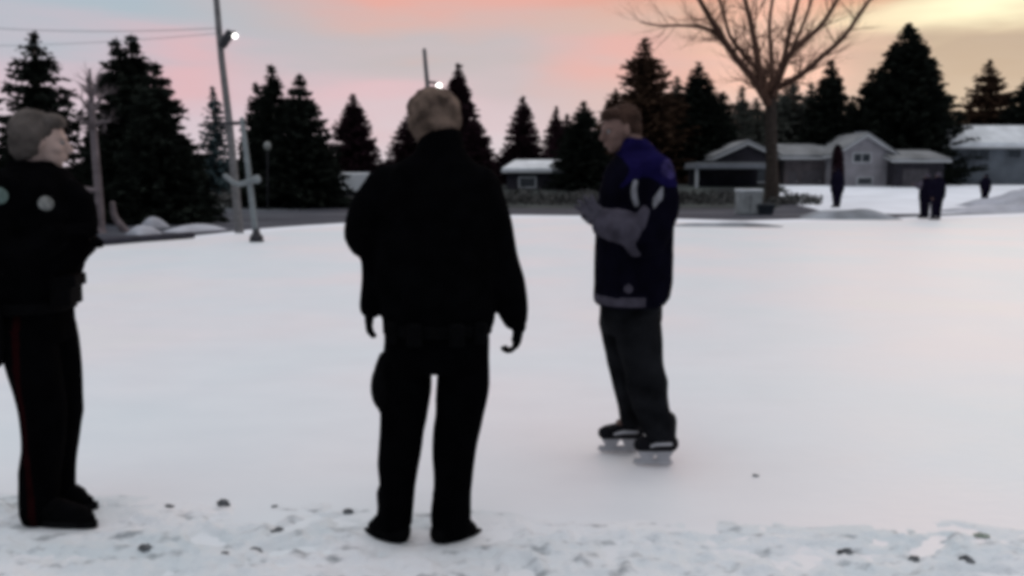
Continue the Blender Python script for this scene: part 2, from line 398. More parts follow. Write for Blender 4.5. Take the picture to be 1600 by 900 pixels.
ys_ = axis([(44,50,3),(50,80,1.5),(80,110,10)]); v = []; nx_ = 60
for y in ys_:
    xr = y*.30 + 1.5*noise.noise(Vector((0, y*.3, 4)))
    v += [Vector((-90+(xr+90)*i/nx_, y, gh(0, y)+.012)) for i in range(nx_+1)]
mb = MB(); mb.v = v; mb.f = [(j*(nx_+1)+i, j*(nx_+1)+i+1, (j+1)*(nx_+1)+i+1, (j+1)*(nx_+1)+i) for j in range(len(ys_)-1) for i in range(nx_)]
M['bare'] = mat('bare_ground', (.022,.023,.027), .95, .4, .35, .5, 3, spec=.05, col2=(.075,.085,.080))
mb.build('bare_ground', M['bare'])['kind'] = 'structure'
random.seed(4)
dents = [(random.uniform(-3.2, 3.2), random.uniform(2.6, 4.0), random.uniform(0, 3.14), random.uniform(.8, 1.2)) for _ in range(30)]
def vh(x, y):
    e = 3.82 - .10*x + .16*noise.noise(Vector((x*1.3, 0, 7))) + .05*noise.noise(Vector((x*5, 1, 7)))
    t = (e-y)/.35
    base = .018*max(-1.2, min(1, t))
    amp = max(0, min(1, (e+.04-y)/.22))
    n1 = noise.noise(Vector((x*3.2, y*4.6, 0))); n2 = noise.noise(Vector((x*9, y*13, 3))); n3 = noise.noise(Vector((x*24, y*30, 5)))
    h = base + amp*(.030*n1 + .026*n2 + .018*n3)
    if -4 < x < 4 and 2 < y < 4.6:
        for dx, dy, a, s in dents:
            u = ((x-dx)*math.cos(a)+(y-dy)*math.sin(a))/(.15*s); w = (-(x-dx)*math.sin(a)+(y-dy)*math.cos(a))/(.06*s)
            q = u*u+w*w
            if q < 4: h += amp*(-.034*math.exp(-q*1.2)+.014*math.exp(-(q-1.8)**2*3))
    for fx, fy in FEET:
        h *= 1-math.exp(-((x-fx)**2+(y-fy)**2)/.022)
    return h
FEET = [(-.48,3.52),(-.52,3.63),(-.25,3.52),(-.17,3.63),(-1.95,3.71),(-1.79,3.68),(-1.93,3.88)]
sheet('trampled_snow', axis([(-14,-3.4,.25),(-3.4,3.4,.016),(3.4,14,.25)]), axis([(-8,2.4,.2),(2.4,4.6,.016),(4.6,4.8,.1)]), vh, M['verge'])

def mound(name, cx, cy, lx, ly, h, seed, rz=0, m=None, nx=40, ny=16):
    v = []; mb = MB(); c_, s_ = math.cos(rz), math.sin(rz)
    for j in range(ny+1):
        for i in range(nx+1):
            a, b_ = i/nx*2-1, j/ny*2-1
            q = max(0, 1-a*a)**.6*max(0, 1-b_*b_)
            z = h*q*(1+.5*noise.noise(Vector((a*lx*.9+seed, b_*ly*1.2, seed)))) - .05
            x, y = a*lx, b_*ly
            v.append(Vector((cx+x*c_-y*s_, cy+x*s_+y*c_, z)))
    mb.v = v; mb.f = [(j*(nx+1)+i, j*(nx+1)+i+1, (j+1)*(nx+1)+i+1, (j+1)*(nx+1)+i) for j in range(ny) for i in range(nx)]
    o = mb.build(name, m or M['snow']); return o
# ploughed banks along the far side of the rink
def bank(p0, p1, ly, h, seed, label, m=None):
    a, b_ = Vector(p0), Vector(p1); c = (a+b_)/2; d = b_-a
    o = mound('snow_bank', c.x, c.y, d.length/2, ly, h, seed, math.atan2(d.y, d.x), m)
    return tag(o, label, 'snow bank', 'snow banks ploughed up beyond the rink')
M['bank_shaded'] = mat('bank_shaded', (.20,.215,.235), .9, .4, .9, .5, 4)  # snow darkened in colour for the shaded sides of the banks
M['bank_grey'] = mat('bank_grey', (.36,.37,.41), .9, .25, .9, .5, 4)
def g2(x, y): p = G(x, y); return (p.x, p.y, 0)
bank(g2(1250,340), g2(1405,341), 1.2, .36, 3, 'long low grey snow bank at the foot of the small round shrub', M['bank_shaded'])
bank(g2(1475,331), g2(1700,328), 1.6, .34, 9, 'grey snow bank at the right edge in front of the lone distant person', M['bank_grey'])
bank(g2(1545,323), g2(1760,321), 3.0, .95, 14, 'tallest grey snow bank, cut off by the right edge of the photo', M['bank_grey'])
bank(g2(1040,352), g2(1235,354), .8, .16, 21, 'thin shade-coloured snow ridge on the ice below the pale utility box', M['bank_shaded'])
bank(g2(262,362), g2(345,357), .5, .22, 31, 'bright snow bank left of the tall floodlight pole', M['bank_grey'])
bank(g2(205,366), g2(245,363), .3, .26, 33, 'small snow heap at the foot of the dense twin spruces', M['bank_grey'])
bank(g2(225,355), g2(258,353), .3, .34, 35, 'small snow heap behind the other heap by the twin spruces', M['bank_grey'])
M['hose'] = mat('edge_board', (.02,.02,.03), .8, .3, 3)
mb = MB(); pts = [G(x, y)+Vector((0,0,.06)) for x, y in ((60,391),(150,383),(230,377),(300,371))]
mb.tube(pts, [.09]*4, n=8, sub=3); tag(mb.build('rink_edging', M['hose']), 'low dark edging along the left far corner of the ice', 'rink edging')

# ------------------------------------------------------------------ conifers
def spruce(x, base_z, Y, top_y, hw, at_y, m, label, seed=0, dens=1.0, lean=0, flare=.85, low=.04, group='conifers standing behind the rink', name='spruce_tree', ragged=.25):
    """x: photo column; top_y: photo row of its tip; hw px half width at row at_y"""
    rnd = random.Random(seed*77+5)
    tip = P(x, top_y, Y); H = tip.z-base_z; cx = tip.x; px = Y/F
    zt = (P(x, at_y, Y).z-base_z)/H
    Rr = 1.2*hw*px/max(.12, (1-zt))**flare
    root = empty(name, (cx, Y, base_z), label, 'tree', group)
    base = Vector((cx, Y, base_z))
    mb = MB(); mb.tube([base-Vector((0,0,.1)), base+Vector((0,0,H*.5)), base+Vector((0,0,H*.97))], [.022*H, .013*H, .004*H], n=8, sub=2)
    mb.build('trunk', M['bark'], root)
    V, Fc = [], []
    nl = int(H*3.6)+6
    for li in range(nl):
        t = low+(1-low)*((li+rnd.random()*.6)/nl)
        rr = Rr*(1-t)**flare*(1+ragged*.8*noise.noise(Vector((t*9, seed*3.1, 0))))+.05*(H/8)
        nb = int((9+6*(1-t))*dens)
        for b_ in range(nb):
            a = rnd.random()*6.283; L = rr*rnd.uniform(1-ragged*1.7, 1.0+ragged*.3)
            if rnd.random() < .05: L *= 1.10
            z0 = t*H; droop = rnd.uniform(.05, .40)*(1-t*1.3)
            nseg = max(2, int(L/.17*dens))
            for sgm in range(nseg):
                u = (sgm+rnd.random())/nseg; u = max(.05, u)
                r = L*u
                c0 = Vector((cx+math.cos(a)*r+rnd.gauss(0,.05)*H/8, Y+math.sin(a)*r+rnd.gauss(0,.05), base_z+z0-droop*r+.12*r*u*u+rnd.gauss(0,.04)))
                sz = rnd.uniform(.10,.25)*(1.25-.4*u)*(.7+H/22)*(1 if t < .85 else .6)
                for q in range(2):
                    d = Vector((math.cos(a+rnd.gauss(0,.7)), math.sin(a+rnd.gauss(0,.7)), rnd.gauss(-.15,.4))).normalized()
                    w = Vector((rnd.gauss(0,1), rnd.gauss(0,1), rnd.gauss(0,.8))).normalized()
                    i = len(V); V += [c0-d*sz*.6-w*sz*.4, c0-d*sz*.4+w*sz*.45, c0+d*sz*1.25+w*.1*sz, c0+d*sz*.5-w*sz*.5]; Fc.append((i, i+1, i+2, i+3))
    # leader
    for q in range(14):
        z = base_z+H*(1-q*.006); i = len(V); a = rnd.random()*6.28; s_ = .05+.012*q
        V += [Vector((cx, Y, z+.1)), Vector((cx+math.cos(a)*s_, Y+math.sin(a)*s_, z-.08)), Vector((cx-math.sin(a)*s_, Y+math.cos(a)*s_, z-.12))]; Fc.append((i, i+1, i+2))
    mb = MB(); mb.v = V; mb.f = Fc; mb.build('crown', m, root, smooth=False)
    return root
N, NB, NP, NBl, NG = M['needles'], M['needles_brown'], M['needles_plum'], M['needles_blue'], M['needles_grey']
gz = .9
trees = [
 (52, -.02, 32, 50, 50, 165, N, 'dark spruce rising directly behind the head of the officer at the left edge', 1.2, .04),
 (182, -.02, 31, 60, 30, 150, N, 'left of the twin-topped dense spruces beside the pale slim trunk', 1.8, .0),
 (206, -.02, 32, 54, 50, 225, N, 'right and taller of the twin-topped dense spruces', 2.0, .0),
 (244, -.02, 30, 96, 54, 255, N, 'broad dark spruce on the right flank of the twin-topped pair', 2.0, .0),
 (332, .5, 58, 134, 24, 230, NBl, 'small frosty blue-green spruce just left of the tall floodlight pole', 1.0, .04),
 (424, -.02, 46, 100, 34, 220, N, 'taller spruce of the dark pair right of the floodlight pole', 1.9, .0),
 (400, -.02, 48, 128, 22, 220, N, 'slender low spruce squeezed between floodlight pole and dark pair', 1.5, .0),
 (468, -.02, 45, 115, 36, 215, N, 'second spruce of the dark pair right of the floodlight pole, the lower one', 1.9, .0),
 (551, gz, 76, 147, 34, 235, NP, 'isolated cone-shaped spruce above the white trailer', 1.9, .0),
 (640, gz, 78, 172, 30, 235, NP, 'small spruce mostly hidden behind the head of the middle officer', 1.5, .0),
 (716, gz, 74, 98, 26, 190, NP, 'tall narrow spruce right beside the middle officer\'s head', 1.9, .0),
 (742, gz, 72, 178, 34, 260, NP, 'lower spruce leaning out behind the middle officer\'s right shoulder', 1.9, .0),
 (817, gz, 78, 149, 27, 235, NP, 'isolated slim spruce midway between the middle officer and the skater', 1.8, .0),
 (869, gz, 80, 166, 16, 220, NP, 'small thin spruce left of the squat dark one beside the skater', 1.6, .0),
 (912, gz, 66, 158, 32, 225, N, 'squat dark spruce immediately left of the skater\'s head', 2.0, .0),
 (1008, gz, 80, 57, 56, 180, NB, 'tall ragged brown spruce right above the skater\'s head', 1.5, .0),
 (962, gz, 82, 138, 30, 200, NB, 'low brown spruce at the left foot of the tall ragged one', 1.4, .0),
 (1058, gz, 82, 118, 26, 200, NG, 'grey-green spruce between the tall ragged one and the dark one with a flat base', 1.6, .0),
 (1092, gz, 81, 97, 42, 190, N, 'dark spruce behind the porch house, right of the skater', 1.9, .0),
 (1160, gz, 84, 134, 18, 200, NG, 'thin pale spruce just left of the big bare tree', 1.4, .0),
 (1238, gz, 82, 122, 38, 215, NG, 'grey-green spruce showing through the limbs of the bare tree', 1.8, .0),
 (1299, gz, 78, 92, 32, 190, N, 'narrow dark spruce between the bare tree and the white gabled house', 1.9, .0),
 (1362, gz, 80, 108, 26, 190, N, 'small spruce on the left flank of the biggest dark spruce', 1.7, .0),
 (1421, gz, 78, 35, 66, 185, N, 'biggest dark spruce, behind the white gabled house', 2.1, .0),
 (1462, gz, 80, 118, 26, 205, N, 'low spruce at the right foot of the biggest dark spruce', 1.8, .0),
 (1547, gz, 84, 92, 36, 175, NB, 'loose brownish spruce above the long snowy roof at the right', 1.5, .0),
 (1616, gz, 80, 108, 40, 190, N, 'dark spruce cut off by the right edge of the photo', 1.8, .0),
 (1130, gz, 86, 142, 30, 205, N, 'low dark spruce filling the gap right of the spruce behind the porch house', 1.6, .0),
 (1182, gz, 88, 152, 24, 205, NG, 'low grey-green spruce hidden behind the trunk of the bare tree', 1.6, .0),
 (1214, gz, 86, 132, 26, 205, NG, 'grey-green spruce rising from the fork of the bare tree', 1.6, .0),
 (1268, gz, 86, 128, 26, 205, NG, 'grey-green spruce just left of the narrow dark one by the gabled house', 1.6, .0),
 (1332, gz, 88, 150, 20, 205, N, 'low spruce in the dip before the biggest dark spruce', 1.5, .0),
 (1050, gz, 84, 145, 40, 215, N, 'broad low spruce behind the skater\'s near shoulder', 1.7, .0),
 (886, gz, 72, 178, 24, 230, NP, 'low spruce joining the squat dark one to the small thin one', 1.7, .0),
 (690, gz, 80, 205, 40, 250, NP, 'low spruce behind the middle officer\'s neck', 1.5, .0),
 (500, gz, 60, 215, 26, 260, N, 'low dark spruce filling the foot of the dark pair on its right', 1.6, .0),
 (280, -.02, 36, 215, 26, 260, N, 'low dark conifer at the right foot of the twin-topped spruces', 1.6, .0),
]
for i, (x, bz, Y, ty, hw, ay, m, lb, dn, lo) in enumerate(trees):
    spruce(x, bz, Y, ty, hw, ay, m, lb, seed=i+1, dens=dn, low=max(.03, lo), ragged=.30 if m in (NB,) else .15)

# distant undergrowth reading as one dark mass
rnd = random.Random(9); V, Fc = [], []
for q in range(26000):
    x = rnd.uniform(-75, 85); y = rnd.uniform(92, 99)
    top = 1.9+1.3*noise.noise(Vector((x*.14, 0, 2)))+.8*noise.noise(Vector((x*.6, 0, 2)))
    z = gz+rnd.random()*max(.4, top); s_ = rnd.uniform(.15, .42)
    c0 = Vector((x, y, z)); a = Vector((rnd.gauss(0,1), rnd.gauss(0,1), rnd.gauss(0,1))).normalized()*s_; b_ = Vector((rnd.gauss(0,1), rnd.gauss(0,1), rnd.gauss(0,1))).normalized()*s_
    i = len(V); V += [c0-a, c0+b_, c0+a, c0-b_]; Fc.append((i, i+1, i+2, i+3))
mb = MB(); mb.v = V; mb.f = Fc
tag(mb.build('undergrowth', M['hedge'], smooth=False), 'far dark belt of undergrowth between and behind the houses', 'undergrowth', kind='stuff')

# dry brush and dead grass along the far side of the road
M['brush'] = mat('dry_brush', (.050,.046,.044), 1, .5, .6, spec=.01, col2=(.12,.12,.115))
V, Fc = [], []
for q in range(15000):
    y = rnd.uniform(50, 58); x = rnd.uniform(-24, y*.345); cl_ = noise.noise(Vector((x*.35, y*.3, 8)))
    if cl_ < -.12: continue
    hgt = rnd.random()*(.22+.85*max(0, cl_+.12)); c0 = Vector((x, y, gh(x, y)+hgt)); s_ = rnd.uniform(.06,.2)
    a = Vector((rnd.gauss(0,1), rnd.gauss(0,1), rnd.gauss(0,1.4))).normalized()*s_; b_ = Vector((rnd.gauss(0,1), rnd.gauss(0,1), rnd.gauss(0,1))).normalized()*s_*.5
    i = len(V); V += [c0-a, c0+b_, c0+a, c0-b_]; Fc.append((i, i+1, i+2, i+3))
mb = MB(); mb.v = V; mb.f = Fc
tag(mb.build('dry_brush', M['brush'], smooth=False), 'low brownish-grey brush in front of the houses beyond the road', 'brush', kind='stuff')

# ------------------------------------------------------------------ bare trees
def limb_tree(root, trunk, limbs, Y, m, seed, twig_len, depth=3, twr=.35, tm=None):
    rnd = random.Random(seed)
    mb = MB(); mb.tube([p for p, r in trunk], [r for p, r in trunk], n=12, sub=3); mb.build('trunk', tm or m, root)
    cr = MB()
    def grow(p, d, L, r, n):
        pts, rs = [p], [r]; q = p.copy(); dd = d.copy()
        for s_ in range(4):
            dd = (dd+Vector((rnd.gauss(0,.14), rnd.gauss(0,.14), rnd.gauss(.05,.10)))).normalized(); q = q+dd*L/4
            pts.append(q.copy()); rs.append(r*(1-.2*(s_+1)))
        cr.tube(pts, rs, n=5 if n < 2 else 7, sub=1, endcap=False)
        if n > 0:
            for s_ in range(1, 5):
                for t in range(2 if rnd.random() < .5 else 1):
                    ax = Vector((rnd.gauss(0,1), rnd.gauss(0,.8), rnd.gauss(0,1))).normalized()
                    nd = (dd*.9 + ax*.75 + Vector((0,0,.25))).normalized()
                    grow(pts[s_], nd, L*rnd.uniform(.45,.7), rs[s_]*.55, n-1)
    for pts, rs in limbs:
        cr.tube(pts, rs, n=9, sub=3, endcap=False)
        for i in range(1, len(pts)):
            d = (pts[i]-pts[i-1]).normalized()
            for q in range(4):
                t = rnd.random(); p = pts[i-1].lerp(pts[i], t)
                ax = Vector((rnd.gauss(0,1), rnd.gauss(0,.9), rnd.gauss(0,.7))).normalized()
                grow(p, (d*.8+ax*.8).normalized(), twig_len*rnd.uniform(.6,1.1), rs[i]*twr, depth-1)
    cr.build('crown', m, root)
YT = 54.0; pm = YT/F
def bp(x, y, dy=0): q = P(x, y, YT+dy); return q
root = empty('bare_tree', (bp(1206,300).x, YT, -.02), 'tall leafless tree with spreading limbs coloured by sunset glow, top cut off by the frame', 'tree')
tr = [(Vector((bp(1207,300).x, YT, -.1)), 13*pm), (bp(1206,260), 9.5*pm), (bp(1205,215), 8.8*pm), (bp(1204,180), 9*pm), (bp(1204,158), 8.5*pm)]
L = [
 ([bp(1203,165), bp(1178,125,-1), bp(1150,90,-2), bp(1122,48,-2.5), bp(1100,12,-3), bp(1078,-30,-3), bp(1050,-80,-3)], [9,7,6,5,4.4,3.6,2]),
 ([bp(1140,78,-2), bp(1110,47,-2.5), bp(1070,40,-3), bp(1030,40,-4), bp(1000,34,-4)], [4,3.4,2.4,1.8,1]),
 ([bp(1202,150), bp(1188,112,1), bp(1180,70,2), bp(1172,30,2.5), bp(1160,-20,3), bp(1150,-90,3)], [9,7,6,5,4,2]),
 ([bp(1190,115,1), bp(1168,92,2), bp(1140,55,3), bp(1128,10,3.5), bp(1105,-40,4)], [5.5,4.5,3.6,3,2]),
 ([bp(1206,150), bp(1222,105,1), bp(1246,72,2), bp(1275,48,2), bp(1298,18,2), bp(1318,-20,2), bp(1340,-70,2)], [9,6.5,5.5,4.6,4,3,2]),
 ([bp(1212,138), bp(1250,118,-2), bp(1285,88,-3), bp(1318,58,-3), bp(1345,20,-3), bp(1372,-20,-3), bp(1400,-60,-3)], [7,5.5,4.6,4,3.4,2.6,1.6]),
 ([bp(1222,105,1), bp(1232,60,0), bp(1243,15,-1), bp(1256,-40,-1), bp(1262,-100,-1)], [5.5,4.5,3.8,3,2]),
 ([bp(1204,150), bp(1206,100,3), bp(1202,40,5), bp(1210,-30,6), bp(1204,-110,6)], [6,4.6,3.6,3,2]),
 ([bp(1204,150), bp(1220,120,-3), bp(1236,80,-6), bp(1262,20,-8), bp(1282,-50,-9)], [6,4.4,3.2,2.4,1.6]),
]
L = [(a, [r*pm*.84 for r in b_]) for a, b_ in L]
limb_tree(root, tr, L, YT, M['bark_glow'], 5, 2.2, 3, .34, M['bark_dark'])

YB = 24.5; pb = YB/F
def bb_(x, y, dy=0): return P(x, y, YB+dy)
root = empty('frosty_tree', (bb_(157,368).x, YB, 0), 'slim pale frosty young tree with a short broken side limb, left of the dense spruces', 'tree')
tr = [(Vector((bb_(157,366).x, YB, -.05)), 13*pb), (bb_(157,355), 7*pb), (bb_(154,300), 6*pb), (bb_(149,240), 5.4*pb), (bb_(145,190), 5*pb), (bb_(142,150), 3.6*pb), (bb_(140,108), 1.6*pb)]
L = [([bb_(153,298), bb_(138,297,-.1), bb_(118,290,-.2)], [4.5,4.5,3.5]),
     ([bb_(145,190), bb_(134,165,.1), bb_(124,150,.2)], [3,2,1]), ([bb_(144,180), bb_(156,155,.1), bb_(168,142,.2)], [3,2,1]),
     ([bb_(142,160), bb_(138,135,-.2), bb_(136,118,-.3)], [3,2,1]), ([bb_(142,160), bb_(150,135,-.2), bb_(152,122,-.3)], [3,2,1]),
     ([bb_(145,200), bb_(158,190,-.2), bb_(172,190,-.3)], [2.6,2,1]), ([bb_(145,195), bb_(133,190,-.2), bb_(120,186,-.3)], [2.6,2,1])]
L = [(a, [r*pb for r in b_]) for a, b_ in L]
limb_tree(root, tr, L[:1], YB, M['frost'], 8, .01, 1, .05)
root2 = [c for c in root.children if c.name.startswith('crown')][0]; bpy.data.objects.remove(root2)
for c in list(root.children): bpy.data.objects.remove(c)
mb = MB(); mb.tube(L[0][0], L[0][1], n=9); mb.build('broken_limb', M['frost'], root)
limb_tree(root, tr, L[1:], YB, M['frost'], 8, .34, 3, .8)
mb = MB(); mb.tube([Vector((bb_(186,368).x, YB+.5, -.05)), bb_(180,340,.5), bb_(176,318,.5)], [.12,.09,.07], n=9)
tag(mb.build('tree_stump', M['frost']), 'short grey leaning stump beside the slim pale tree', 'stump')

# narrow ornamental shrub
def shrub(px, py_base, prof, Y, m, label):
    b_ = P(px, py_base, Y); rnd = random.Random(3)
    root = empty('garden_shrub', (b_.x, Y, b_.z), label, 'shrub')
    mb = MB(); mb.tube([Vector((b_.x, Y, b_.z-.05)), P(px, py_base-30, Y)], [.10,.08], n=8); mb.build('stem', M['pole_wood'], root)
    V, Fc = [], []
    for q in range(4200):
        t = rnd.random(); k_ = t*(len(prof)-1); i0 = min(int(k_), len(prof)-2); f = k_-i0
        y = prof[i0][0]*(1-f)+prof[i0+1][0]*f; r = (prof[i0][1]*(1-f)+prof[i0+1][1]*f)*Y/F*math.sqrt(rnd.random()); a = rnd.random()*6.28
        c0 = P(px, y, Y)+Vector((math.cos(a)*r, math.sin(a)*r, rnd.gauss(0,.04))); s_ = rnd.uniform(.04,.12)
        d = Vector((rnd.gauss(0,1),rnd.gauss(0,1),rnd.gauss(0,1))).normalized()*s_; w = Vector((rnd.gauss(0,1),rnd.gauss(0,1),rnd.gauss(0,1))).normalized()*s_*.7
        i = len(V); V += [c0-d, c0+w, c0+d, c0-w]; Fc.append((i,i+1,i+2,i+3))
    mb = MB(); mb.v = V; mb.f = Fc; mb.build('foliage', m, root, smooth=False)
shrub(1309, 306, [(228,3),(236,7),(250,9),(268,10),(285,10),(296,7)], 60, M['needles_plum'], 'narrow dark column-shaped shrub in front of the white gabled house')

# ------------------------------------------------------------------ houses
def prism(mb, x0, x1, y0, y1, ze, zr, ov=.4, t=.18, ridge='x', hip=0):
    """gable roof slab; ridge along x or y"""
    if ridge == 'x':
        ym = (y0+y1)/2; sl = (zr-ze)/(ym-y0); d = ov*sl
        pr = [(y0-ov, ze-d), (ym, zr), (y1+ov, ze-d), (y1+ov, ze-d+t), (ym, zr+t), (y0-ov, ze-d+t)]
        a = [Vector((x0-ov+(hip if i in (1,4) else 0), p[0], p[1])) for i, p in enumerate(pr)]
        b_ = [Vector((x1+ov-(hip if i in (1,4) else 0), p[0], p[1])) for i, p in enumerate(pr)]
    else:
        xm = (x0+x1)/2; sl = (zr-ze)/(xm-x0); d = ov*sl
        pr = [(x0-ov, ze-d), (xm, zr), (x1+ov, ze-d), (x1+ov, ze-d+t), (xm, zr+t), (x0-ov, ze-d+t)]
        a = [Vector((p[0], y0-ov, p[1])) for p in pr]; b_ = [Vector((p[0], y1+ov, p[1])) for p in pr]
    mb.add(a+b_, [(0,1,4,5),(1,2,3,4),(6,11,10,7),(7,10,9,8),(0,6,7,1),(1,7,8,2),(2,8,9,3),(3,9,10,4),(4,10,11,5),(5,11,6,0)])
def house(label, Y, x0p, x1p, eave_y, ridge_y, wallm, depth=7, ridge='x', base=.85, wins=(), doors=(), group='houses along the street behind the rink', chimney=None, roofm=None, hip=0, name='house', ov=.4, snowt=.25, trimm=None):
    X = lambda p: P(p, 278, Y).x; Z = lambda p, yy=Y: P(800, p, yy).z
    x0, x1 = X(x0p), X(x1p); ze = Z(eave_y); zr = Z(ridge_y, Y+(depth/2 if ridge == 'x' else 0)); y1 = Y+depth
    root = empty(name, ((x0+x1)/2, Y, base), label, 'house', group)
    mb = MB(); b0 = base-.3
    if ridge == 'x':
        ym = (Y+y1)/2; sh = hip if hip else 0
        a = [Vector((x0,Y,b0)),Vector((x0,y1,b0)),Vector((x0,y1,ze)),Vector((x0+sh,ym,zr-.02)),Vector((x0,Y,ze))]
        b_ = [Vector((x1,q.y,q.z)) for q in a]; b_[3].x = x1-sh
        mb.add(a+b_, [(0,1,2,3,4),(9,8,7,6,5),(0,4,9,5),(1,6,7,2)])
    else:
        xm = (x0+x1)/2
        a = [Vector((x0,Y,b0)),Vector((x0,Y,ze)),Vector((xm,Y,zr-.02)),Vector((x1,Y,ze)),Vector((x1,Y,b0))]
        b_ = [Vector((q.x,y1,q.z)) for q in a]
        mb.add(a+b_, [(0,1,2,3,4),(9,8,7,6,5),(0,5,6,1),(4,3,8,9)])
    mb.build('wall', wallm, root, smooth=False)
    mb = MB(); prism(mb, x0, x1, Y, y1, ze, zr, ov, .12, ridge, hip); rf = mb.build('roof', M['trim'], root, smooth=False)
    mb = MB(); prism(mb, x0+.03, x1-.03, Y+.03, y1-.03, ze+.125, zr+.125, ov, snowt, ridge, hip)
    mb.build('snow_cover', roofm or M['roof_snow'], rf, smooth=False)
    if chimney:
        c0 = P(chimney[0], chimney[1], Y+depth*.4); mb = MB(); mb.box((c0.x, Y+depth*.4, (c0.z+ze)/2), (.7,.7,c0.z-ze)); mb.build('chimney', M['wall_grey'], rf, smooth=False)
    for (a0, a1, b0_, b1) in wins:
        xa, xb, za, zb = X(a0), X(a1), Z(b1), Z(b0_); cx, cz, w, h = (xa+xb)/2, (za+zb)/2, xb-xa, zb-za
        mb = MB(); t = .09
        for q in (-1, 1):
            mb.box((cx+q*(w/2+t/2), Y-.03, cz), (t, .10, h+2*t)); mb.box((cx, Y-.032, cz+q*(h/2+t/2)), (w, .10, t))
        if w > 1.2: mb.box((cx, Y-.03, cz), (.06, .07, h))
        fr = mb.build('window', trimm or M['trim'], root, smooth=False)
        mb = MB(); mb.box((cx, Y-.012, cz), (w, .03, h)); mb.build('pane', M['glass'], fr, smooth=False)
    for (a0, a1, b0_, b1) in doors:
        xa, xb, za, zb = X(a0), X(a1), Z(b1), Z(b0_); cx, w, h = (xa+xb)/2, xb-xa, zb-za
        mb = MB(); mb.box((cx, Y-.02, (za+zb)/2), (w, .06, h))
        for q in range(1, 4): mb.box((cx, Y-.055, za+h*q/4), (w*.96, .02, .04))
        d_ = mb.build('door', M['door'], root, smooth=False)
        mb = MB(); mb.ell((cx+w*.4, Y-.08, za+h*.45), (.05,.04,.05)); mb.build('handle', M['steel'], d_)
    return root
house('low dark bungalow with a snowy roof seen between the middle officer and the skater', 66, 792, 892, 268, 256, M['wall_dark'], wins=((812,836,278,292),), doors=((862,874,276,300),), hip=1.0, depth=6, snowt=.18)
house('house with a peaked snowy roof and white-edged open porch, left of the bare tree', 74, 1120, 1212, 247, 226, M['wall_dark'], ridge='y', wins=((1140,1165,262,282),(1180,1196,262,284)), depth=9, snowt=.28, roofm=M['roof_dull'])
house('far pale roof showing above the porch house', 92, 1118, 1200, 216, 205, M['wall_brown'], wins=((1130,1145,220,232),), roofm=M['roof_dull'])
# porch in front of the peaked house: part of the street, its own canopy
root = empty('open_porch', (P(1146,278,68).x, 68, .6), 'long flat white-edged canopy on a white corner post, left of the bare tree', 'porch')
X68 = lambda p: P(p,278,68).x; z68 = lambda p: P(800,p,68).z
mb = MB(); mb.box(((X68(1086)+X68(1206))/2, 70, z68(260)), (X68(1206)-X68(1086), 4.4, .30)); cn = mb.build('canopy', M['wall_grey'], root, smooth=False)
mb = MB(); mb.box(((X68(1086)+X68(1206))/2, 70, z68(256)+.03), (X68(1206)-X68(1086)-.1, 4.3, .16)); mb.build('snow_cover', M['roof_dull'], cn, smooth=False)
for x in (1089, 1203):
    mb = MB(); mb.box((X68(x), 68.1, (z68(262)+.3)/2), (.2,.2,z68(262)-.3)); mb.build('post', M['trim'], root, smooth=False)
mb = MB(); mb.box(((X68(1090)+X68(1202))/2, 71.4, 1.35), (X68(1202)-X68(1090), .3, 1.9)); mb.build('back_wall', M['wall_dark'], root, smooth=False)

house('low grey-brown house wing with dark garage doors, right of the bare tree', 73, 1226, 1322, 247, 232, M['wall_brown'], doors=((1252,1284,266,296),(1232,1246,268,296)), wins=(), depth=7, roofm=M['roof_dull'])
house('white house with a gable end facing the rink and a dark upper window', 70.5, 1306, 1394, 241, 213, M['wall_white'], ridge='y', wins=((1332,1358,240,253),(1340,1362,278,288)), depth=8, base=.7, snowt=.2, chimney=(1344,206), roofm=M['roof_dull'])
house('dark-walled garage wing with a snowy roof, attached right of the white gabled house', 69, 1398, 1474, 252, 240, M['wall_dark'], doors=((1410,1450,264,292),), depth=7, base=.7, snowt=.16, roofm=M['roof_dull'])
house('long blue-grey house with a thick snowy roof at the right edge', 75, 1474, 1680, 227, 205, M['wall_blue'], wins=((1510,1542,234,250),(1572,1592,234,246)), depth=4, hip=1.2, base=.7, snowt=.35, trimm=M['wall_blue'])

# trailer
YV = 52; root = empty('parked_trailer', (P(580,278,YV).x, YV, 0), 'long white enclosed trailer parked left of the middle officer under the spruce', 'trailer')
xa, xb = P(525,278,YV).x, P(640,278,YV).x
mb = MB(); mb.box(((xa+xb)/2, YV, (P(0,299,YV).z+P(0,270,YV).z)/2), (xb-xa, 2, P(0,270,YV).z-P(0,299,YV).z)); bx_ = mb.build('body', mat('trailer_white', (.62,.64,.66), .6, .08, 1), root, smooth=False)
mv = bx_.modifiers.new('b', 'BEVEL'); mv.width = .08; mv.segments = 3
mb = MB(); mb.box(((xa+xb)/2, YV-.02, .57), (xb-xa-.3, 1.9, .24)); mb.build('chassis', M['dark_metal'], root, smooth=False)
for x in (.38, .62):
    mb = MB(); c0 = Vector((xa+(xb-xa)*x, YV-.8, .30)); mb.tube([c0-Vector((0,.11,0)), c0+Vector((0,.11,0))], [.32,.32], n=20, sub=1, endcap=False); w_ = mb.build('wheel', M['rubber'], root, smooth=False)
    mb = MB(); mb.tube([c0-Vector((0,.13,0)), c0-Vector((0,.10,0))], [.17,.17], n=16, sub=1, endcap=False); mb.build('rim', M['steel'], w_, smooth=False)
mb = MB(); mb.box(((xa+xb)/2, YV-1.03, .68), (1.9, .10, .14)); mb.build('fender', M['dark_metal'], root, smooth=False)

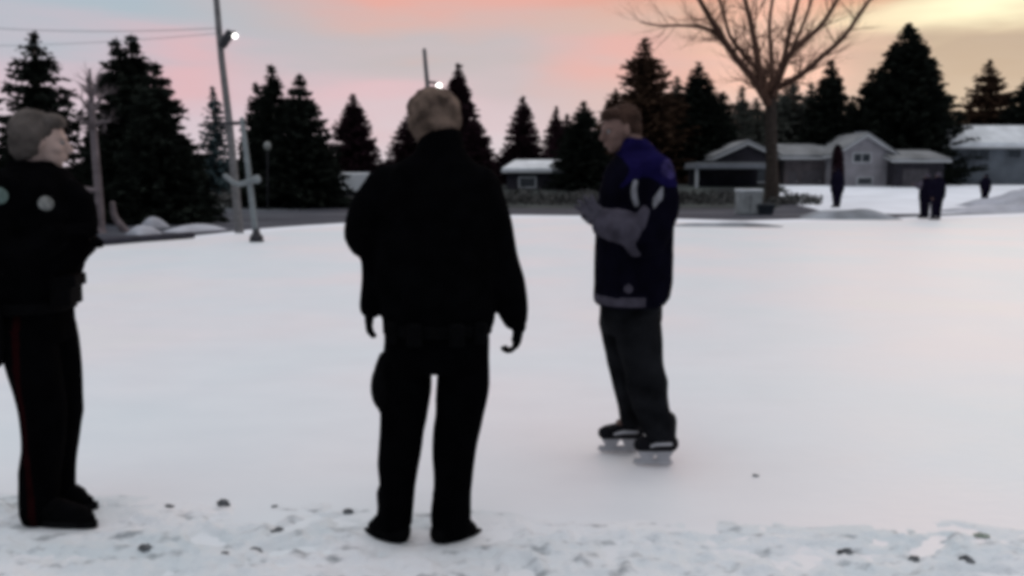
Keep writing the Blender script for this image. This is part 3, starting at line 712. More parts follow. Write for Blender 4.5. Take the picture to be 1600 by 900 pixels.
# utility box and bin by the road
Yb = 37; c0 = G(1165, 334, 0); root = empty('utility_box', (c0.x, Yb, 0), 'pale grey utility box on the road edge below the porch house', 'utility box')
w_ = 36*Yb/F; h_ = .92
mb = MB(); mb.box((c0.x, Yb, h_/2), (w_, .7, h_)); o = mb.build('cabinet', M['box_pale'], root, smooth=False); mv = o.modifiers.new('b','BEVEL'); mv.width = .04; mv.segments = 3
mb = MB(); mb.box((c0.x, Yb, h_+.05), (w_*1.05, .76, .10)); o = mb.build('lid', M['roof_snow'], root, smooth=False); mv = o.modifiers.new('b','BEVEL'); mv.width = .04; mv.segments = 3
mb = MB(); mb.box((c0.x, Yb-.36, h_*.5), (.02, .03, h_*.8)); mb.build('door_seam', M['dark_metal'], root, smooth=False)
c1 = P(1196, 325, 36.6); root = empty('storage_bin', (c1.x, 36.6, 0), 'low dark blue bin standing right of the pale utility box', 'bin')
mb = MB(); mb.rings([[Vector((c1.x+a*s_, 36.6+b_*s_*.8, z)) for a, b_ in ((-.32,-.3),(.32,-.3),(.32,.3),(-.32,.3))] for s_, z in ((.8,0),(1,.34))]); mb.build('tub', M['blue_dark'], root, smooth=False)
mb = MB(); mb.rings([[Vector((c1.x+a*s_, 36.6+b_*s_*.8, z)) for a, b_ in ((-.34,-.32),(.34,-.32),(.34,.32),(-.34,.32))] for s_, z in ((1.03,.34),(1.03,.39),(.7,.45))]); mb.build('lid', M['blue_dark'], root, smooth=False)

# ------------------------------------------------------------------ poles and lamps
Yp = 24.6; pp = Yp/F
base = P(374, 364, Yp)
root = empty('floodlight_pole', (base.x, Yp, 0), 'tall leaning wooden pole carrying a lit floodlight, left of the dark spruce pair', 'light pole')
mb = MB(); mb.tube([Vector((base.x, Yp, -.05)), P(366,275,Yp), P(358,190,Yp), P(346,90,Yp), P(339,10,Yp), P(332,-70,Yp)], [7*pp,6*pp,5.6*pp,5*pp,4.6*pp,4.2*pp], n=14, sub=2)
mb.build('pole', M['pole_wood'], root)
mb = MB(); mb.tube([P(345,70,Yp-.1), P(352,62,Yp-.25), P(357,50,Yp-.3)], [3.5*pp,6*pp,4*pp], n=10); mb.tube([P(350,72,Yp-.15), P(358,58,Yp-.3)], [4*pp,5*pp], n=10, sub=1); mb.build('bracket', M['dark_metal'], root)
lp = P(367, 56, Yp-.35)
mb = MB(); mb.ell(lp, (.065,.065,.06)); mb.build('lamp_glass', M['lamp'], root)
mb = MB(); mb.ell(lp+Vector((-.07,.05,.04)), (.12,.11,.10)); mb.build('lamp_housing', M['dark_metal'], root)
# second mast with cross bars
root = empty('steel_mast', (P(401,380,20.9).x, 20.9, 0), 'thin steel mast with a dark foot, standing just right of the floodlight pole', 'mast')
Ym = 20.9; q = Ym/F
mb = MB(); mb.tube([Vector((P(401,380,Ym).x, Ym, 0)), P(392,300,Ym), P(386,250,Ym), P(378,186,Ym)], [5.0*q,4.6*q,4.2*q,3.6*q], n=12, sub=2); mb.build('mast', M['pole_steel'], root)
mb = MB(); mb.rings([[Vector((P(401,380,Ym).x+math.cos(a)*r, Ym+math.sin(a)*r, z)) for a in [i*math.pi/6 for i in range(12)]] for r, z in ((.17,0),(.16,.12),(.09,.2),(.08,.3))]); mb.build('foot', M['dark_metal'], root)
mb = MB(); mb.tube([P(352,275,Ym+.3), P(372,288,Ym+.1), P(402,278,Ym-.1)], [4*q,4*q,5*q], n=10); mb.ell(P(399,281,Ym-.12), (9*q,.08,6*q)); mb.build('lower_crossbar', M['pole_steel'], root)
mb = MB(); mb.tube([P(348,193,Ym+.3), P(384,192,Ym)], [3.4*q,3*q], n=10, sub=1); mb.build('upper_crossbar', M['dark_metal'], root)

Yq = 40; root = empty('lamp_post', (P(690,330,Yq).x, Yq, 0), 'distant thin pole with a lit lamp, rising above the middle officer\'s head', 'light pole')
q = Yq/F
mb = MB(); mb.tube([Vector((P(690,330,Yq).x, Yq, -.03)), P(676,210,Yq), P(668,135,Yq), P(663,78,Yq)], [4.5*q,4*q,3.6*q,3*q], n=10, sub=2); mb.build('pole', M['pole_wood'], root)
mb = MB(); mb.tube([P(669,128,Yq), P(684,130,Yq-.2)], [2*q,2*q], n=8, sub=1); mb.build('arm', M['dark_metal'], root)
mb = MB(); mb.ell(P(686,134,Yq-.3), (.11,.11,.10)); mb.build('lamp_glass', M['lamp'], root)

Yg = 42; root = empty('garden_lamp', (P(418,325,Yg).x, Yg, 0), 'faint pale globe lamp on a slim post in front of the dark spruce pair', 'lamp')
mb = MB(); mb.tube([Vector((P(418,325,Yg).x, Yg, -.03)), P(418,234,Yg)], [.03,.03], n=8, sub=1); mb.build('post', M['dark_metal'], root)
mb = MB(); mb.ell(P(418,228,Yg), (.17,.17,.2)); mb.build('globe', M['lamp_dim'], root)

def wire(a, b_, sag, r, label):
    mb = MB(); pts = [a.lerp(b_, i/12)-Vector((0,0,sag*4*(i/12)*(1-i/12))) for i in range(13)]
    mb.tube(pts, [r]*13, n=5, sub=1, endcap=False)
    tag(mb.build('overhead_wire', M['pole_steel']), label, 'wire', 'wires strung from the floodlight pole')
wire(P(342,44,Yp), P(-300,10,Yp+6), .35, .010, 'upper overhead wire running left from the floodlight pole')
wire(P(343,52,Yp), P(-300,60,Yp+10), .30, .008, 'lower overhead wire running left from the floodlight pole')

# ------------------------------------------------------------------ MIDDLE OFFICER (seen from behind)
Y0 = 3.55; s = Y0/F
def q3(x, y, dy=0): 
    v = P(x, y, Y0); return Vector((v.x, Y0+dy, v.z))
root = empty('person', (q3(660,840).x, Y0, 0), 'person in black uniform seen from behind, brown-haired, between the other two near people', 'person')
hc = q3(681, 191, .03); hrot = Matrix.Rotation(R(-12), 3, 'Z') @ Matrix.Rotation(R(-8), 3, 'X')   # +y = faces away, turned a little right
body = MB(); head_shapes(body, hc, hrot, .98)
body.tube([q3(684,205,-.01), q3(686,240,-.02), q3(684,265,-.02)], [.058,.060,.075], n=14)
body.torso([(262,625,745,.07,0),(300,612,752,.11,0),(380,615,755,.115,0),(450,622,750,.10,0),(520,610,752,.115,0),(560,612,750,.10,0)], Y0)
for a, r in (([q3(615,290), q3(580,345), q3(576,378,0), q3(584,440,0), q3(579,480,0)], [.050,.046,.040,.034,.028]),
             ([q3(752,292), q3(772,360), q3(786,420,.02), q3(799,478,.05), q3(809,505,.06)], [.050,.046,.040,.034,.028]),
             ([q3(640,540), q3(632,620,.02), q3(627,690), q3(622,760), q3(614,825,0)], [.085,.072,.056,.050,.040]),
             ([q3(720,540), q3(716,620,.02), q3(710,690), q3(706,760), q3(704,828,0)], [.085,.072,.056,.050,.040])):
    body.tube(a, r, n=14)
body.tube([q3(614,832,0), q3(602,838,.14)], [.036,.030], sub=1); body.tube([q3(704,835,0), q3(712,838,.14)], [.036,.030], sub=1)
hL = (q3(577,480,0), (-.05,.05,-1), (.9,.5,0), -1); hR = (q3(811,508,.06), (-.10,.10,-1), (-1,.2,-.1), 1)
hand(body, *hL, s=.72, curl=.25, rs=.82, spread=.14); hand(body, *hR, s=.92, curl=.8, rs=.82)
body.organic('body', M['skin'], root, voxel=.0062, smooth=2)
eyes(root, hc, hrot, .98)
# hair
hb = MB()
T = lambda x, y, z: hc + hrot @ Vector((x, y, z))
hb.ell(T(0,-.030,.040), (.104,.100,.088), hrot); hb.ell(T(0,-.050,-.01), (.092,.072,.085), hrot); hb.ell(T(0,-.045,-.065), (.066,.05,.05), hrot); hb.ell(T(0,.03,.082), (.070,.060,.040), hrot)
for q_ in (-1,1): hb.ell(T(q_*.080,-.02,.01), (.022,.045,.045), hrot)
hb.organic('hair', M['hair_brown'], root, voxel=.006, smooth=1, fold=.012, fscale=26, stretch=(1,1,.5))
# jacket
J = MB()
J.torso([(226,656,722,.085,-.02),(240,650,727,.095,-.02),(252,632,737,.11,-.01),(266,608,757,.13,0),(285,594,771,.145,0),(330,592,776,.165,0),(400,582,778,.168,0),(430,586,776,.165,0),(460,592,774,.165,0),(490,597,772,.16,0),(512,600,767,.155,0),(517,606,760,.14,0)], Y0, power=2.4)
J.tube([q3(612,288), q3(581,335,0), q3(574,368,.0), q3(586,398,0), q3(584,440,.0), q3(580,480,.0)], [.088,.100,.090,.060,.050,.044], n=18, sub=4)
J.tube([q3(748,292), q3(767,350,0), q3(778,405,.02), q3(788,440,.03), q3(799,478,.045), q3(806,500,.055)], [.088,.080,.078,.078,.066,.052], n=18, sub=4)
J.organic('jacket', M['black_cloth'], root, voxel=.009, smooth=3, fold=.011, fscale=7, seed=2)
cl = MB(); rows = []
cl.torso([(203,664,719,.080,-.01),(214,657,723,.088,-.01),(234,650,728,.10,-.012)], Y0); cl.organic('collar', M['black_cloth'], root, voxel=.006, smooth=2, fold=.003, fscale=20)
# hem of jacket, duty belt and pouches
bt = MB(); bt.torso([(500,598,770,.166,0),(520,599,769,.166,0)], Y0, power=2.4); blt = bt.organic('duty_belt', M['black_leather'], root, voxel=.007, smooth=2)
for x, w in ((618,.05),(655,.06),(718,.06),(752,.05)):
    mb = MB(); c_ = q3(x, 512, -.178 if 640 < x < 740 else -.12); mb.box(c_, (w,.045,.09)); o = mb.build('pouch', M['black_leather'], blt, smooth=False); mv = o.modifiers.new('b','BEVEL'); mv.width = .012; mv.segments = 3
# trousers
Tm = MB()
Tm.torso([(495,600,764,.13,0),(530,600,765,.14,0),(560,601,763,.135,0),(576,606,758,.12,0)], Y0, power=2.5)
Tm.tube([q3(639,545), q3(633,600,.01), q3(629,650,.02), q3(625,700), q3(621,760,-.01), q3(616,812,0)], [.104,.102,.094,.086,.076,.074], n=18, sub=4)
Tm.tube([q3(722,545), q3(722,600,.01), q3(716,650,.02), q3(710,700), q3(708,760,-.01), q3(705,816,0)], [.108,.104,.094,.086,.080,.078], n=18, sub=4)
Tm.organic('trousers', M['black_trouser'], root, voxel=.009, smooth=3, fold=.012, fscale=7, seed=5)
# thigh holster on the left leg
mb = MB(); mb.ell(q3(599,604,0), (.052,.085,.10)); mb.tube([q3(604,560,0), q3(600,600,0), q3(603,640,.02)], [.035,.055,.036], n=12); mb.organic('thigh_holster', M['black_leather'], root, voxel=.007, smooth=2)
mb = MB(); mb.ell(q3(750,590,0), (.04,.07,.07)); mb.organic('cargo_pocket', M['black_trouser'], root, voxel=.007, smooth=2)
def boot(parent, ankle, toe, sz, nm='boot', m=None, sole=True):
    a, t = Vector(ankle), Vector(toe); d = (t-a); d.z = 0; d.normalize(); zf = t.z
    mb = MB(); mb.tube([a+Vector((0,0,.12*sz)), a+Vector((0,0,.02)), Vector((a.x,a.y,zf+.06))-d*.01], [.062*sz,.058*sz,.055*sz], n=16, sub=2)
    mb.tube([Vector((a.x,a.y,zf+.05))-d*.035, Vector((a.x,a.y,zf+.055))+d*.07*sz, Vector((t.x,t.y,zf+.036))-d*.06, Vector((t.x,t.y,zf+.030))-d*.03], [.05*sz,.050*sz,.038*sz,.026*sz], n=16, sub=3)
    o = mb.organic(nm, m or M['black_leather'], parent, voxel=.006, smooth=2, fold=.002, fscale=25)
    if sole:
        sx = Vector((-d.y, d.x, 0)); ms = MB(); L_ = (t-a).length
        out = []
        for i in range(20):
            th = 2*math.pi*i/20; u = math.cos(th); v = math.sin(th)
            out.append(Vector((a.x,a.y,0)) + d*(L_*.5-.03+u*(L_*.5+.035)) + sx*v*(.046-.008*u)*sz)
        ms.rings([[Vector((p.x,p.y,z)) for p in out] for z in (zf-.005, zf+.022)]); ms.build('sole', M['rubber'], o)
    return o
boot(root, q3(614,815,0), q3(574,846,.08), 1.05)
boot(root, q3(702,818,0), q3(742,848,.08), 1.1)
for c in root.children:
    pass
for h in (hL, hR):
    g = MB(); sc = .76 if h is hL else .98
    hand(g, *h, s=sc, curl=.25 if h is hL else .8, rs=1.0 if h is hL else 1.15, spread=.14 if h is hL else .06); g.organic('glove', M['black_cloth'], root, voxel=.0045, smooth=1)
# radio on the shoulder
mb = MB(); mb.box(q3(735,276,.10), (.045,.03,.075)); ra = mb.build('shoulder_radio', M['black_leather'], root, smooth=False)
mb = MB(); mb.tube([q3(735,276,.12), q3(730,300,.16)], [.004,.004], n=6, sub=1); mb.build('cord', M['black_leather'], ra)

# ------------------------------------------------------------------ LEFT OFFICER (facing right)
Y1 = 3.79
def q1(x, y, dy=0): v = P(x, y, Y1); return Vector((v.x, Y1+dy, v.z))
root = empty('person', (q1(80,815).x, Y1, 0), 'person in black uniform at the left edge, turned right, with a pale round patch', 'person')
hc = q1(68, 222); hrot = Matrix.Rotation(R(-72), 3, 'Z') @ Matrix.Rotation(R(-4), 3, 'X')
body = MB(); head_shapes(body, hc, hrot, .98)
body.tube([q1(58,245), q1(52,270), q1(48,290)], [.056,.058,.07], n=14)
body.torso([(288,5,95,.17,0),(330,0,120,.185,0),(400,5,112,.165,0),(450,8,105,.16,0),(500,10,100,.165,0),(530,15,98,.15,0)], Y1)
armN = [q1(42,298,-.19), q1(38,350,-.22), q1(48,395,-.22), q1(88,380,-.20), q1(118,362,-.14)]
armF = [q1(52,298,.19), q1(55,350,.22), q1(62,400,.22), q1(95,385,.16), q1(116,375,.06)]
for a in (armN, armF): body.tube(a, [.050,.046,.040,.033,.028], n=14)
legN = [q1(52,520,-.08), q1(70,600,-.09), q1(80,665,-.09), q1(75,740,-.08), q1(75,800,-.08)]
legF = [q1(60,520,.09), q1(80,600,.09), q1(86,665,.09), q1(80,740,.10), q1(78,795,.10)]
for a in (legN, legF): body.tube(a, [.085,.074,.058,.05,.04], n=14)
body.tube([q1(77,803,-.08), q1(112,808,-.10)], [.036,.028], sub=1); body.tube([q1(76,796,.10), q1(98,799,.10)], [.034,.026], sub=1)
h1 = (armN[-1], (.9,.35,.15), (.2,.6,-.5), 1); h2 = (armF[-1], (.8,-.6,.1), (-.2,-.1,-1), -1)
hand(body, *h1, s=.85, curl=.45, rs=.85); hand(body, *h2, s=.85, curl=.45, rs=.85)
body.organic('body', M['skin_pink'], root, voxel=.0062, smooth=2)
eyes(root, hc, hrot, .98)
hb = MB(); T = lambda x, y, z: hc + hrot @ Vector((x, y, z))
hb.ell(T(0,-.040,.045), (.090,.095,.088), hrot); hb.ell(T(0,-.062,-.012), (.080,.068,.080), hrot); hb.ell(T(0,.025,.085), (.072,.06,.036), hrot)
for q_ in (-1,1): hb.ell(T(q_*.070,-.035,.01), (.022,.045,.055), hrot)
hb.organic('hair', M['hair_grey'], root, voxel=.006, smooth=1, fold=.008, fscale=28, stretch=(1,1,.5), seed=4)
J = MB()
J.torso([(262,12,98,.10,0),(274,5,105,.14,0),(290,-10,112,.19,0),(330,-18,126,.205,0),(380,-18,128,.20,0),(420,-12,120,.19,0),(450,-8,108,.185,0),(478,-4,106,.18,0)], Y1, power=2.4)
J.tube([q1(44,296,-.17), q1(38,350,-.21), q1(48,398,-.21), q1(88,386,-.19), q1(116,366,-.14)], [.085,.080,.074,.062,.052], n=18, sub=4)
J.tube([q1(52,296,.17), q1(55,350,.21), q1(62,402,.21), q1(98,384,.16), q1(118,372,.08)], [.085,.080,.074,.062,.052], n=18, sub=4)
J.tube([q1(60,300,0), q1(108,305,0), q1(124,350,0), q1(118,400,0)], [.06,.075,.07,.05], n=16)
J.organic('jacket', M['black_cloth'], root, voxel=.009, smooth=3, fold=.009, fscale=7, seed=12)
cl = MB(); cl.torso([(252,20,88,.085,0),(268,14,94,.10,0),(280,8,98,.12,0)], Y1); cl.organic('collar', M['black_cloth'], root, voxel=.006, smooth=2, fold=.003, fscale=20)
Tm = MB()
Tm.torso([(470,-6,104,.17,0),(505,0,106,.17,0),(530,10,107,.15,0)], Y1)
Tm.tube([q1(54,515,-.08), q1(74,580,-.09), q1(84,630,-.09), q1(82,690,-.085), q1(76,750,-.08), q1(76,790,-.08)], [.116,.104,.092,.083,.078,.076], n=18, sub=4)
Tm.tube([q1(56,515,.09), q1(70,580,.09), q1(76,630,.09), q1(74,690,.10), q1(70,750,.10), q1(70,785,.10)], [.118,.108,.098,.088,.078,.074], n=18, sub=4)
def stripe(c):
    return 1 if (c.y < Y1-.14 and abs(c.x - (q1(100,c.z).x*0 + P(60,500,Y1).x + (P(100,650,Y1).x-P(90,500,Y1).x)*(1.0-abs(c.z-.5)))) < .016) else 0
Tm.organic('trousers', [M['black_trouser'], M['red_stripe']], root, voxel=.009, smooth=3, fold=.009, fscale=7, seed=15, classify=stripe)
bt = MB(); bt.torso([(466,-8,110,.195,0),(484,-7,109,.195,0)], Y1, power=2.4); blt = bt.organic('duty_belt', M['black_leather'], root, voxel=.007, smooth=2)
mb = MB(); mb.box(q1(112,450,-.05), (.085,.16,.125), R(8)); mb.box(q1(118,435,-.05), (.09,.15,.05), R(8)); o = mb.organic('front_pouch', M['black_leather'], blt, voxel=.006, smooth=4)
mb = MB(); mb.tube([q1(30,470,-.20), q1(32,510,-.205), q1(36,550,-.205)], [.035,.045,.03], n=12); mb.organic('holster', M['black_leather'], blt, voxel=.006, smooth=2)
def disc(c, n, r, t=.006):
    n = Vector(n).normalized(); a = n.orthogonal().normalized(); b_ = n.cross(a); c = Vector(c)
    mb = MB(); mb.rings([[c+n*h+(a*math.cos(i*.3927)+b_*math.sin(i*.3927))*r*k_ for i in range(16)] for h, k_ in ((-t,1),(t*.6,1),(t,.9))]); return mb
def skin_y(obj, x, z):
    """front surface (towards -y) of a part at x, z"""
    off = wloc(obj); hit, loc, nn, i = obj.ray_cast(Vector((x-off.x, -5-off.y, z-off.z)), Vector((0,1,0)))
    return (loc+off, nn) if hit else (Vector((x, Y1-.2, z)), Vector((0,-1,0)))
bpy.context.view_layer.update()
jk = [c for c in root.children if c.name.startswith('jacket')][0]
for (x, y, r, m) in ((55,319,.030,'patch'), (2,306,.034,'patch_green')):
    t = q1(x, y); 
    sc_ = (Y1-.24)/Y1; t = Vector((t.x*sc_, 0, CAM_H+(t.z-CAM_H)*sc_))
    p_, n_ = skin_y(jk, t.x, t.z); disc(p_, n_, r).build('patch', M[m], root)
boot(root, q1(76,788,-.08), Vector((q1(172,815).x, Y1-.13, .012)), 1.08)
boot(root, q1(74,782,.10), Vector((q1(134,815).x, Y1+.09, .010)), 1.0)
for h in (h1, h2):
    g = MB(); hand(g, *h, s=.90, curl=.45, rs=1.12); g.organic('glove', M['black_cloth'], root, voxel=.0045, smooth=1)

# ------------------------------------------------------------------ SKATER (facing left)
Y2 = 4.60
def q2(x, y, dy=0): v = P(x, y, Y2); return Vector((v.x, Y2+dy, v.z))
root = empty('person', (q2(995,715).x, Y2, 0), 'person on ice skates in a dark navy and purple hockey jersey with raised grey-gloved hands', 'person')
hc = q2(968, 203); hrot = Matrix.Rotation(R(108), 3, 'Z') @ Matrix.Rotation(R(-10), 3, 'X')
body = MB(); head_shapes(body, hc, hrot, 1.0)
body.tube([q2(984,215), q2(992,235), q2(998,255)], [.056,.058,.07], n=14)
body.torso([(252,960,1040,.16,0),(300,955,1040,.18,0),(380,955,1035,.16,0),(440,952,1030,.155,0),(490,955,1025,.16,0),(520,960,1022,.14,0)], Y2)
aN = [q2(1020,268,-.19), q2(1026,320,-.22), q2(1002,366,-.22), q2(970,356,-.17), q2(945,347,-.13)]
aF = [q2(1000,268,.18), q2(985,320,.20), q2(970,356,.20), q2(960,346,.13), q2(953,342,.04)]
for a in (aN, aF): body.tube(a, [.050,.046,.040,.034,.028], n=14)
lN = [q2(990,505,-.09), q2(1003,580,-.10), q2(1016,620,-.10), q2(1022,650,-.10), q2(1026,674,-.10)]
lF = [q2(972,505,.09), q2(980,580,.08), q2(988,620,.08), q2(991,645,.10), q2(991,664,.12)]
for a in (lN, lF): body.tube(a, [.088,.074,.060,.05,.04], n=14)
body.tube([q2(1026,678,-.10), q2(1010,681,-.10)], [.030,.024], sub=1); body.tube([q2(990,668,.12), q2(972,671,.12)], [.030,.024], sub=1)
h1 = (q2(940,345,-.13), (-.75,-.1,.72), (.3,.9,.1), 1); h2 = (q2(952,340,.03), (-.2,-.05,1), (.2,-.9,0), 1)
hand(body, *h1, s=.80, curl=.2, spread=.16, rs=.8); hand(body, *h2, s=.7, curl=.25, spread=.12, rs=.85)
body.organic('body', M['skin'], root, voxel=.0062, smooth=2)
eyes(root, hc, hrot, 1.0)
hb = MB(); T = lambda x, y, z: hc + hrot @ Vector((x, y, z))
hb.ell(T(0,-.034,.048), (.085,.088,.080), hrot); hb.ell(T(0,-.058,-.005), (.076,.058,.072), hrot); hb.ell(T(0,.03,.082), (.070,.056,.032), hrot)
hb.organic('hair', M['hair_dark'], root, voxel=.006, smooth=1, fold=.007, fscale=30, stretch=(1,1,.5), seed=6)
zl = lambda y: P(0, y, Y2).z
J = MB()
J.torso([(217,974,1008,.080,.0),(224,970,1014,.09,.0),(236,966,1024,.11,0),(246,960,1036,.15,0),(262,948,1046,.205,0),(300,938,1051,.215,0),(350,932,1050,.21,0),(400,931,1050,.215,0),(440,930,1048,.215,0),(462,929,1044,.215,0),(474,930,1036,.21,0)], Y2, power=2.5)
J.tube([q2(1018,268,-.17), q2(1024,320,-.20), q2(1008,368,-.21), q2(998,370,-.205)], [.092,.086,.084,.078], n=18, sub=4)
J.tube([q2(998,268,.18), q2(985,320,.20), q2(968,358,.20), q2(955,346,.16)], [.092,.088,.080,.070], n=18, sub=4)
def jc(c):
    x, z = c.x, c.z
    if z < zl(458)+.02*math.sin(x*30)*0 and z > zl(471) and x < P(1000,460,Y2).x: return 3
    if z > zl(292)+(x-q2(1000,0).x)*.25*0:
        u = (x-q2(1034,262).x)**2+((z-zl(264))*1.0)**2
        if u < .048**2 and c.y < Y2-.05: return 2
        if x > q2(972+8*math.sin(z*30),0).x and z > zl(286) + .03*math.sin(x*22): return 1
    if c.y < Y2-.1 and abs(x-q2(1020,0).x) < .020 and abs(z-zl(308)-(x-q2(1020,0).x)*1.2) < .028: return 4
    if c.y < Y2-.1 and (x-q2(980,0).x)**2+(z-zl(443))**2 < .022**2: return 3
    return 0
jer = J.organic('jersey', [M['jersey'], M['jersey_purple'], M['jersey_lilac'], M['jersey_grey'], M['jersey_white']], root, voxel=.008, smooth=3, fold=.010, fscale=7, seed=22, classify=jc)
g = MB(); g.tube([q2(990,360,-.19), q2(974,356,-.19), q2(958,350,-.165), q2(944,346,-.14)], [.080,.090,.082,.070], n=18, sub=4); g.tube([q2(992,348,-.22), q2(1001,330,-.23)], [.06,.035]); g.tube([q2(975,365,-.2), q2(984,380,-.21)], [.07,.045])
g.organic('sleeve_cuff', M['jersey_grey'], root, voxel=.007, smooth=2, fold=.020, fscale=11, seed=3)
g = MB(); g.tube([q2(966,354,.17), q2(958,346,.10), q2(953,342,.05)], [.070,.062,.052], n=18, sub=4)
g.organic('sleeve_cuff', M['jersey_grey'], root, voxel=.008, smooth=2, fold=.006, fscale=9)
mb = MB(); mb.tube([q2(984,284,-.215), q2(981,300,-.225), q2(985,318,-.22)], [.012,.016,.014], n=10); mb.organic('chest_stripe', M['jersey_white'], root, voxel=.005, smooth=1)
for h, sc in ((h1,.96), (h2,.82)):
    g = MB(); hand(g, *h, s=sc, curl=.2, spread=.16 if h is h1 else .12, rs=1.35); g.organic('glove', M['glove_grey'], root, voxel=.005, smooth=1)
Tm = MB()
Tm.torso([(462,940,1034,.17,0),(495,940,1030,.17,0),(520,945,1026,.15,0)], Y2)
Tm.tube([q2(992,505,-.09), q2(1000,560,-.10), q2(1010,610,-.10), q2(1018,640,-.10), q2(1022,662,-.10)], [.118,.106,.098,.088,.080], n=18, sub=4)
Tm.tube([q2(972,505,.09), q2(980,560,.08), q2(990,610,.08), q2(993,640,.10), q2(993,658,.10)], [.110,.098,.090,.078,.070], n=18, sub=4)
Tm.organic('trousers', M['hockey_pants'], root, voxel=.008, smooth=3, fold=.012, fscale=8, seed=25)
def skate(ax, tx, Ys, toe_down, lbl):
    """boot + holder + blade, toe to the left"""
    bz = .0; xa = P(ax, 700, Y2).x; xt = P(tx, 700, Y2).x; d = Vector((-1, 0, 0)); zf = .075
    mb = MB(); mb.tube([Vector((xa, Ys, .24)), Vector((xa, Ys, .16)), Vector((xa+.005, Ys, .125))], [.058,.056,.052], n=16, sub=2)
    mb.tube([Vector((xa+.03, Ys, .118)), Vector((xa-.07, Ys, .120)), Vector((xt+.05, Ys, .112)), Vector((xt+.035, Ys, .110))], [.044,.046,.040,.034], n=16, sub=3)
    o = mb.organic('skate', M['skate_black'], root, voxel=.006, smooth=2)
    mb = MB()
    for x, w in ((xa-.01, .075), (xt+.075, .075)): mb.rings([[Vector((x+a*w*k_/2, Ys+b_*.018*k_, z)) for a, b_ in ((-1,-1),(1,-1),(1,1),(-1,1))] for k_, z in ((1.4,.082),(.8,.045),(.9,.022))])
    mb.box(((xa+xt)/2+.02, Ys, .030), (abs(xa-xt)+.02, .016, .018)); h_ = mb.build('blade_holder', M['skate_white'], o, smooth=False)
    mb = MB(); L_ = abs(xa-xt)
    prof = [Vector(((xt+.0), 0, .020)), Vector((xt+.025, 0, .004)), Vector((xa+.02, 0, .001)), Vector((xa+.045, 0, .012)), Vector((xa+.04, 0, .024)), Vector((xt+.01, 0, .024))]
    mb.rings([[Vector((p.x, Ys+y, p.z)) for p in prof] for y in (-.002, .002)]); mb.build('blade', M['steel'], o, smooth=False)
    mb = MB(); mb.tube([Vector((xa+.02, Ys-.056, .13)), Vector((xa-.05, Ys-.052, .128)), Vector((xt+.09, Ys-.046, .115))], [.008,.010,.006], n=8); mb.build('stripe', M['skate_white'], o)
skate(1034, 984, Y2-.10, 0, '')
skate(992, 936, Y2+.12, 0, '')

# ------------------------------------------------------------------ distant people
def far_person(px, feet_y, top_y, label, coat, hood, lean=0, arm_out=0, stance=.14, bulk=1.25, sleeve=None):
    g0 = G(px, feet_y); Yd = g0.y; H = P(px, top_y, Yd).z; x = g0.x
    u = H/1.75; root = empty('person', (x, Yd, 0), label, 'person')
    V3 = lambda a, b_, c_: Vector((x+a*u, Yd+b_*u, c_*u))
    b = MB(); hrot = Matrix.Rotation(R(100), 3, 'Z'); hc = V3(lean*1.0, 0, 1.62)
    head_shapes(b, hc, hrot, u); b.tube([V3(lean*.9,0,1.52), V3(lean*.8,0,1.42)], [.055*u,.07*u], sub=1)
    b.tube([V3(lean*.8,0,1.38), V3(lean*.4,0,1.15), V3(0,0,.92)], [.13*u,.14*u,.13*u])
    for s_ in (-1, 1):
        b.tube([V3(s_*.08,0,.9), V3(s_*stance*.8,.02,.5), V3(s_*stance,0,.1)], [.075*u,.055*u,.04*u]); b.tube([V3(s_*stance,0,.06), V3(s_*stance-.12,-.05,.04)], [.035*u,.03*u], sub=1)
    hands = [(V3(lean*.6+.25,.02,.83), (0,-.1,-1), (-1,0,0), 1)]
    armsR = [V3(lean*.8+.17,0,1.38), V3(lean*.7+.24,.03,1.1), V3(lean*.6+.25,0,.85)]
    if arm_out: armsL = [V3(lean*.8-.16,0,1.38), V3(lean-.30,-.05,1.25), V3(lean-.48,-.08,1.34)]; hands.append((armsL[-1], (-1,0,.1), (0,0,-1), -1))
    else: armsL = [V3(lean*.8-.17,0,1.38), V3(lean*.7-.24,.03,1.1), V3(lean*.6-.22,-.08,.88)]; hands.append((armsL[-1], (0,-.2,-1), (1,0,0), -1))
    for a in (armsR, armsL): b.tube(a, [.045*u,.04*u,.028*u])
    for h in hands: hand(b, *h, s=u)
    b.organic('body', M['skin'], root, voxel=.011, smooth=1)
    j = MB(); j.tube([V3(lean*.8,0,1.42), V3(lean*.6,0,1.25), V3(lean*.3,0,1.0), V3(0,0,.80)], [.17*u*bulk,.20*u*bulk,.20*u*bulk,.20*u*bulk], flat=1)
    for a in (armsR, armsL): j.tube(a, [.085*u*bulk,.075*u*bulk,.055*u])
    if sleeve: sv = MB(); sv.tube(armsL, [.12*u,.11*u,.08*u]); sv.organic('sleeve', sleeve, root, voxel=.014, smooth=2)
    j.organic('coat', coat, root, voxel=.016, smooth=2, fold=.015, fscale=6)
    t = MB()
    t.tube([V3(-.0,0,.9), V3(0,0,.8)], [.17*u,.16*u], sub=1)
    for s_ in (-1, 1): t.tube([V3(s_*.08,0,.85), V3(s_*stance*.8,.02,.5), V3(s_*stance,0,.12)], [.12*u*bulk,.105*u*bulk,.085*u])
    t.organic('trousers', M['coat_dark'], root, voxel=.016, smooth=2, fold=.01, fscale=6)
    hh = MB(); hh.ell(hc+Vector((.015*u,0,.05*u)), (.105*u,.10*u,.10*u)); hh.organic('knit_cap', hood, root, voxel=.012, smooth=1)
    for s_ in (-1, 1): 
        mb = MB(); mb.tube([V3(s_*stance+.03,0,.05), V3(s_*stance-.16,-.05,.045)], [.055*u,.045*u], sub=1); mb.organic('boot', M['skate_black'], root, voxel=.01, smooth=1)
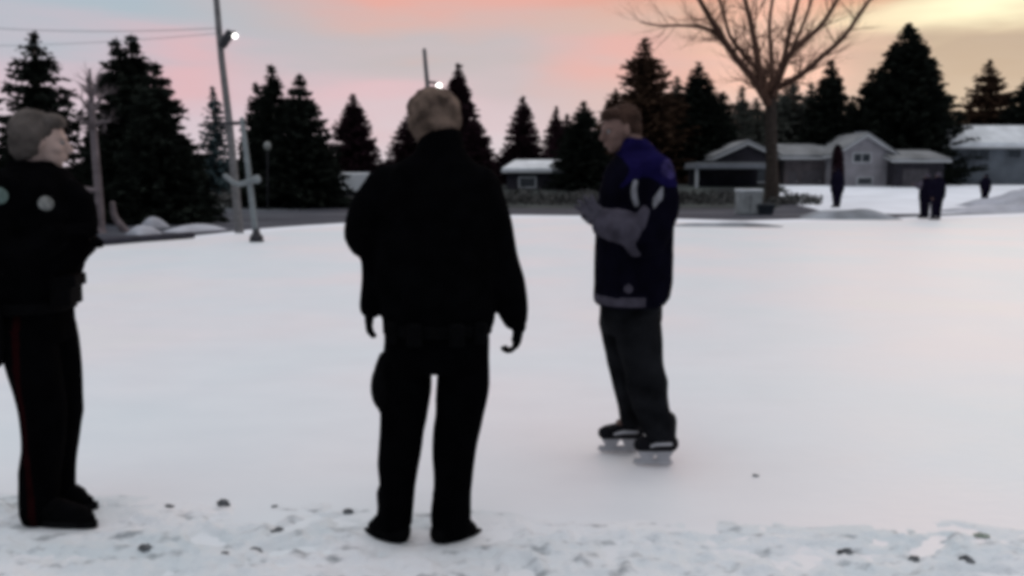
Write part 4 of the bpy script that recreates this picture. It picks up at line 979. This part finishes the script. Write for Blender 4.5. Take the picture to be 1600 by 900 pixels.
far_person(1462, 343, 270, 'distant person in dark clothes, right-hand one of the close pair on the ice', M['coat_dark'], M['coat_mauve'], stance=.10)
far_person(1444, 341, 272, 'distant person of the close pair on the ice, one mauve-grey arm reaching left', M['coat_dark'], M['coat_mauve'], lean=.02, arm_out=1, stance=.08, sleeve=M['coat_mauve'])
far_person(1307, 324, 264, 'distant person in dark clothes standing in front of the narrow column-shaped shrub', M['coat_dark'], M['coat_dark'], stance=.08, bulk=1.5)
far_person(1538, 321, 272, 'distant person in dark clothes standing alone near the right edge snow bank', M['coat_dark'], M['coat_dark'], stance=.09)

# ------------------------------------------------------------------ loose chunks on the snow
def clod(px, py, r, m, label, seed, squash=.6):
    r *= .85; g0 = G(px, py); z = max(0, vh(g0.x, g0.y)) if g0.y < 4.5 else 0
    bm = bmesh.new(); bmesh.ops.create_icosphere(bm, subdivisions=3, radius=1)
    for v in bm.verts:
        n_ = 1+.9*noise.noise(v.co*1.5+Vector((seed*3,0,0)))+.5*noise.noise(v.co*4+Vector((seed,0,0)))
        v.co = Vector((v.co.x*n_*r*1.25, v.co.y*n_*r, v.co.z*n_*r*squash))
    me = bpy.data.meshes.new('frozen_clod'); bm.to_mesh(me); bm.free(); me.materials.append(m)
    o = bpy.data.objects.new('frozen_clod', me); o.location = (g0.x, g0.y, z+r*squash*.4); link(o)
    tag(o, label, 'frozen clod', 'dark clods scattered on the snow')
for i, (x, y, r, m, lb, sq) in enumerate([
 (349,790,.026,'clod','largest dark clod on the snow edge between the two officers',.8),
 (264,793,.016,'clod','small flat clod on the snow edge left of the largest one',.5),
 (429,792,.013,'clod','small clod on the snow edge right of the largest one',.5),
 (543,802,.018,'clod','upright clod just left of the middle officer\'s boots',.7),
 (432,836,.026,'clod','wide dark clod in the trampled snow below the small edge clods',.45),
 (400,866,.020,'clod','dark clod in the trampled snow, a step below the wide dark one',.4),
 (352,877,.012,'clod','tiny dark clod near the bottom edge, left of the other low ones',.5),
 (230,866,.024,'clod','broad lump in the trampled snow right of the left officer\'s boots',.4),
 (1180,744,.012,'clod','lone dark clod on the smooth ice right of the skater\'s skates',.6),
 (1321,866,.024,'clod','darkest clod at the bottom right of the photo',.55),
 (1428,880,.016,'clod','small clod near the bottom edge between two larger right-hand ones',.6),
 (1509,880,.024,'clod','elongated clod nearest the bottom right corner',.5),
 (1533,838,.026,'clod_moss','greenish clod on the smooth snow near the right edge',.3)]):
    clod(x, y, r, M[m], lb, i+2, sq)
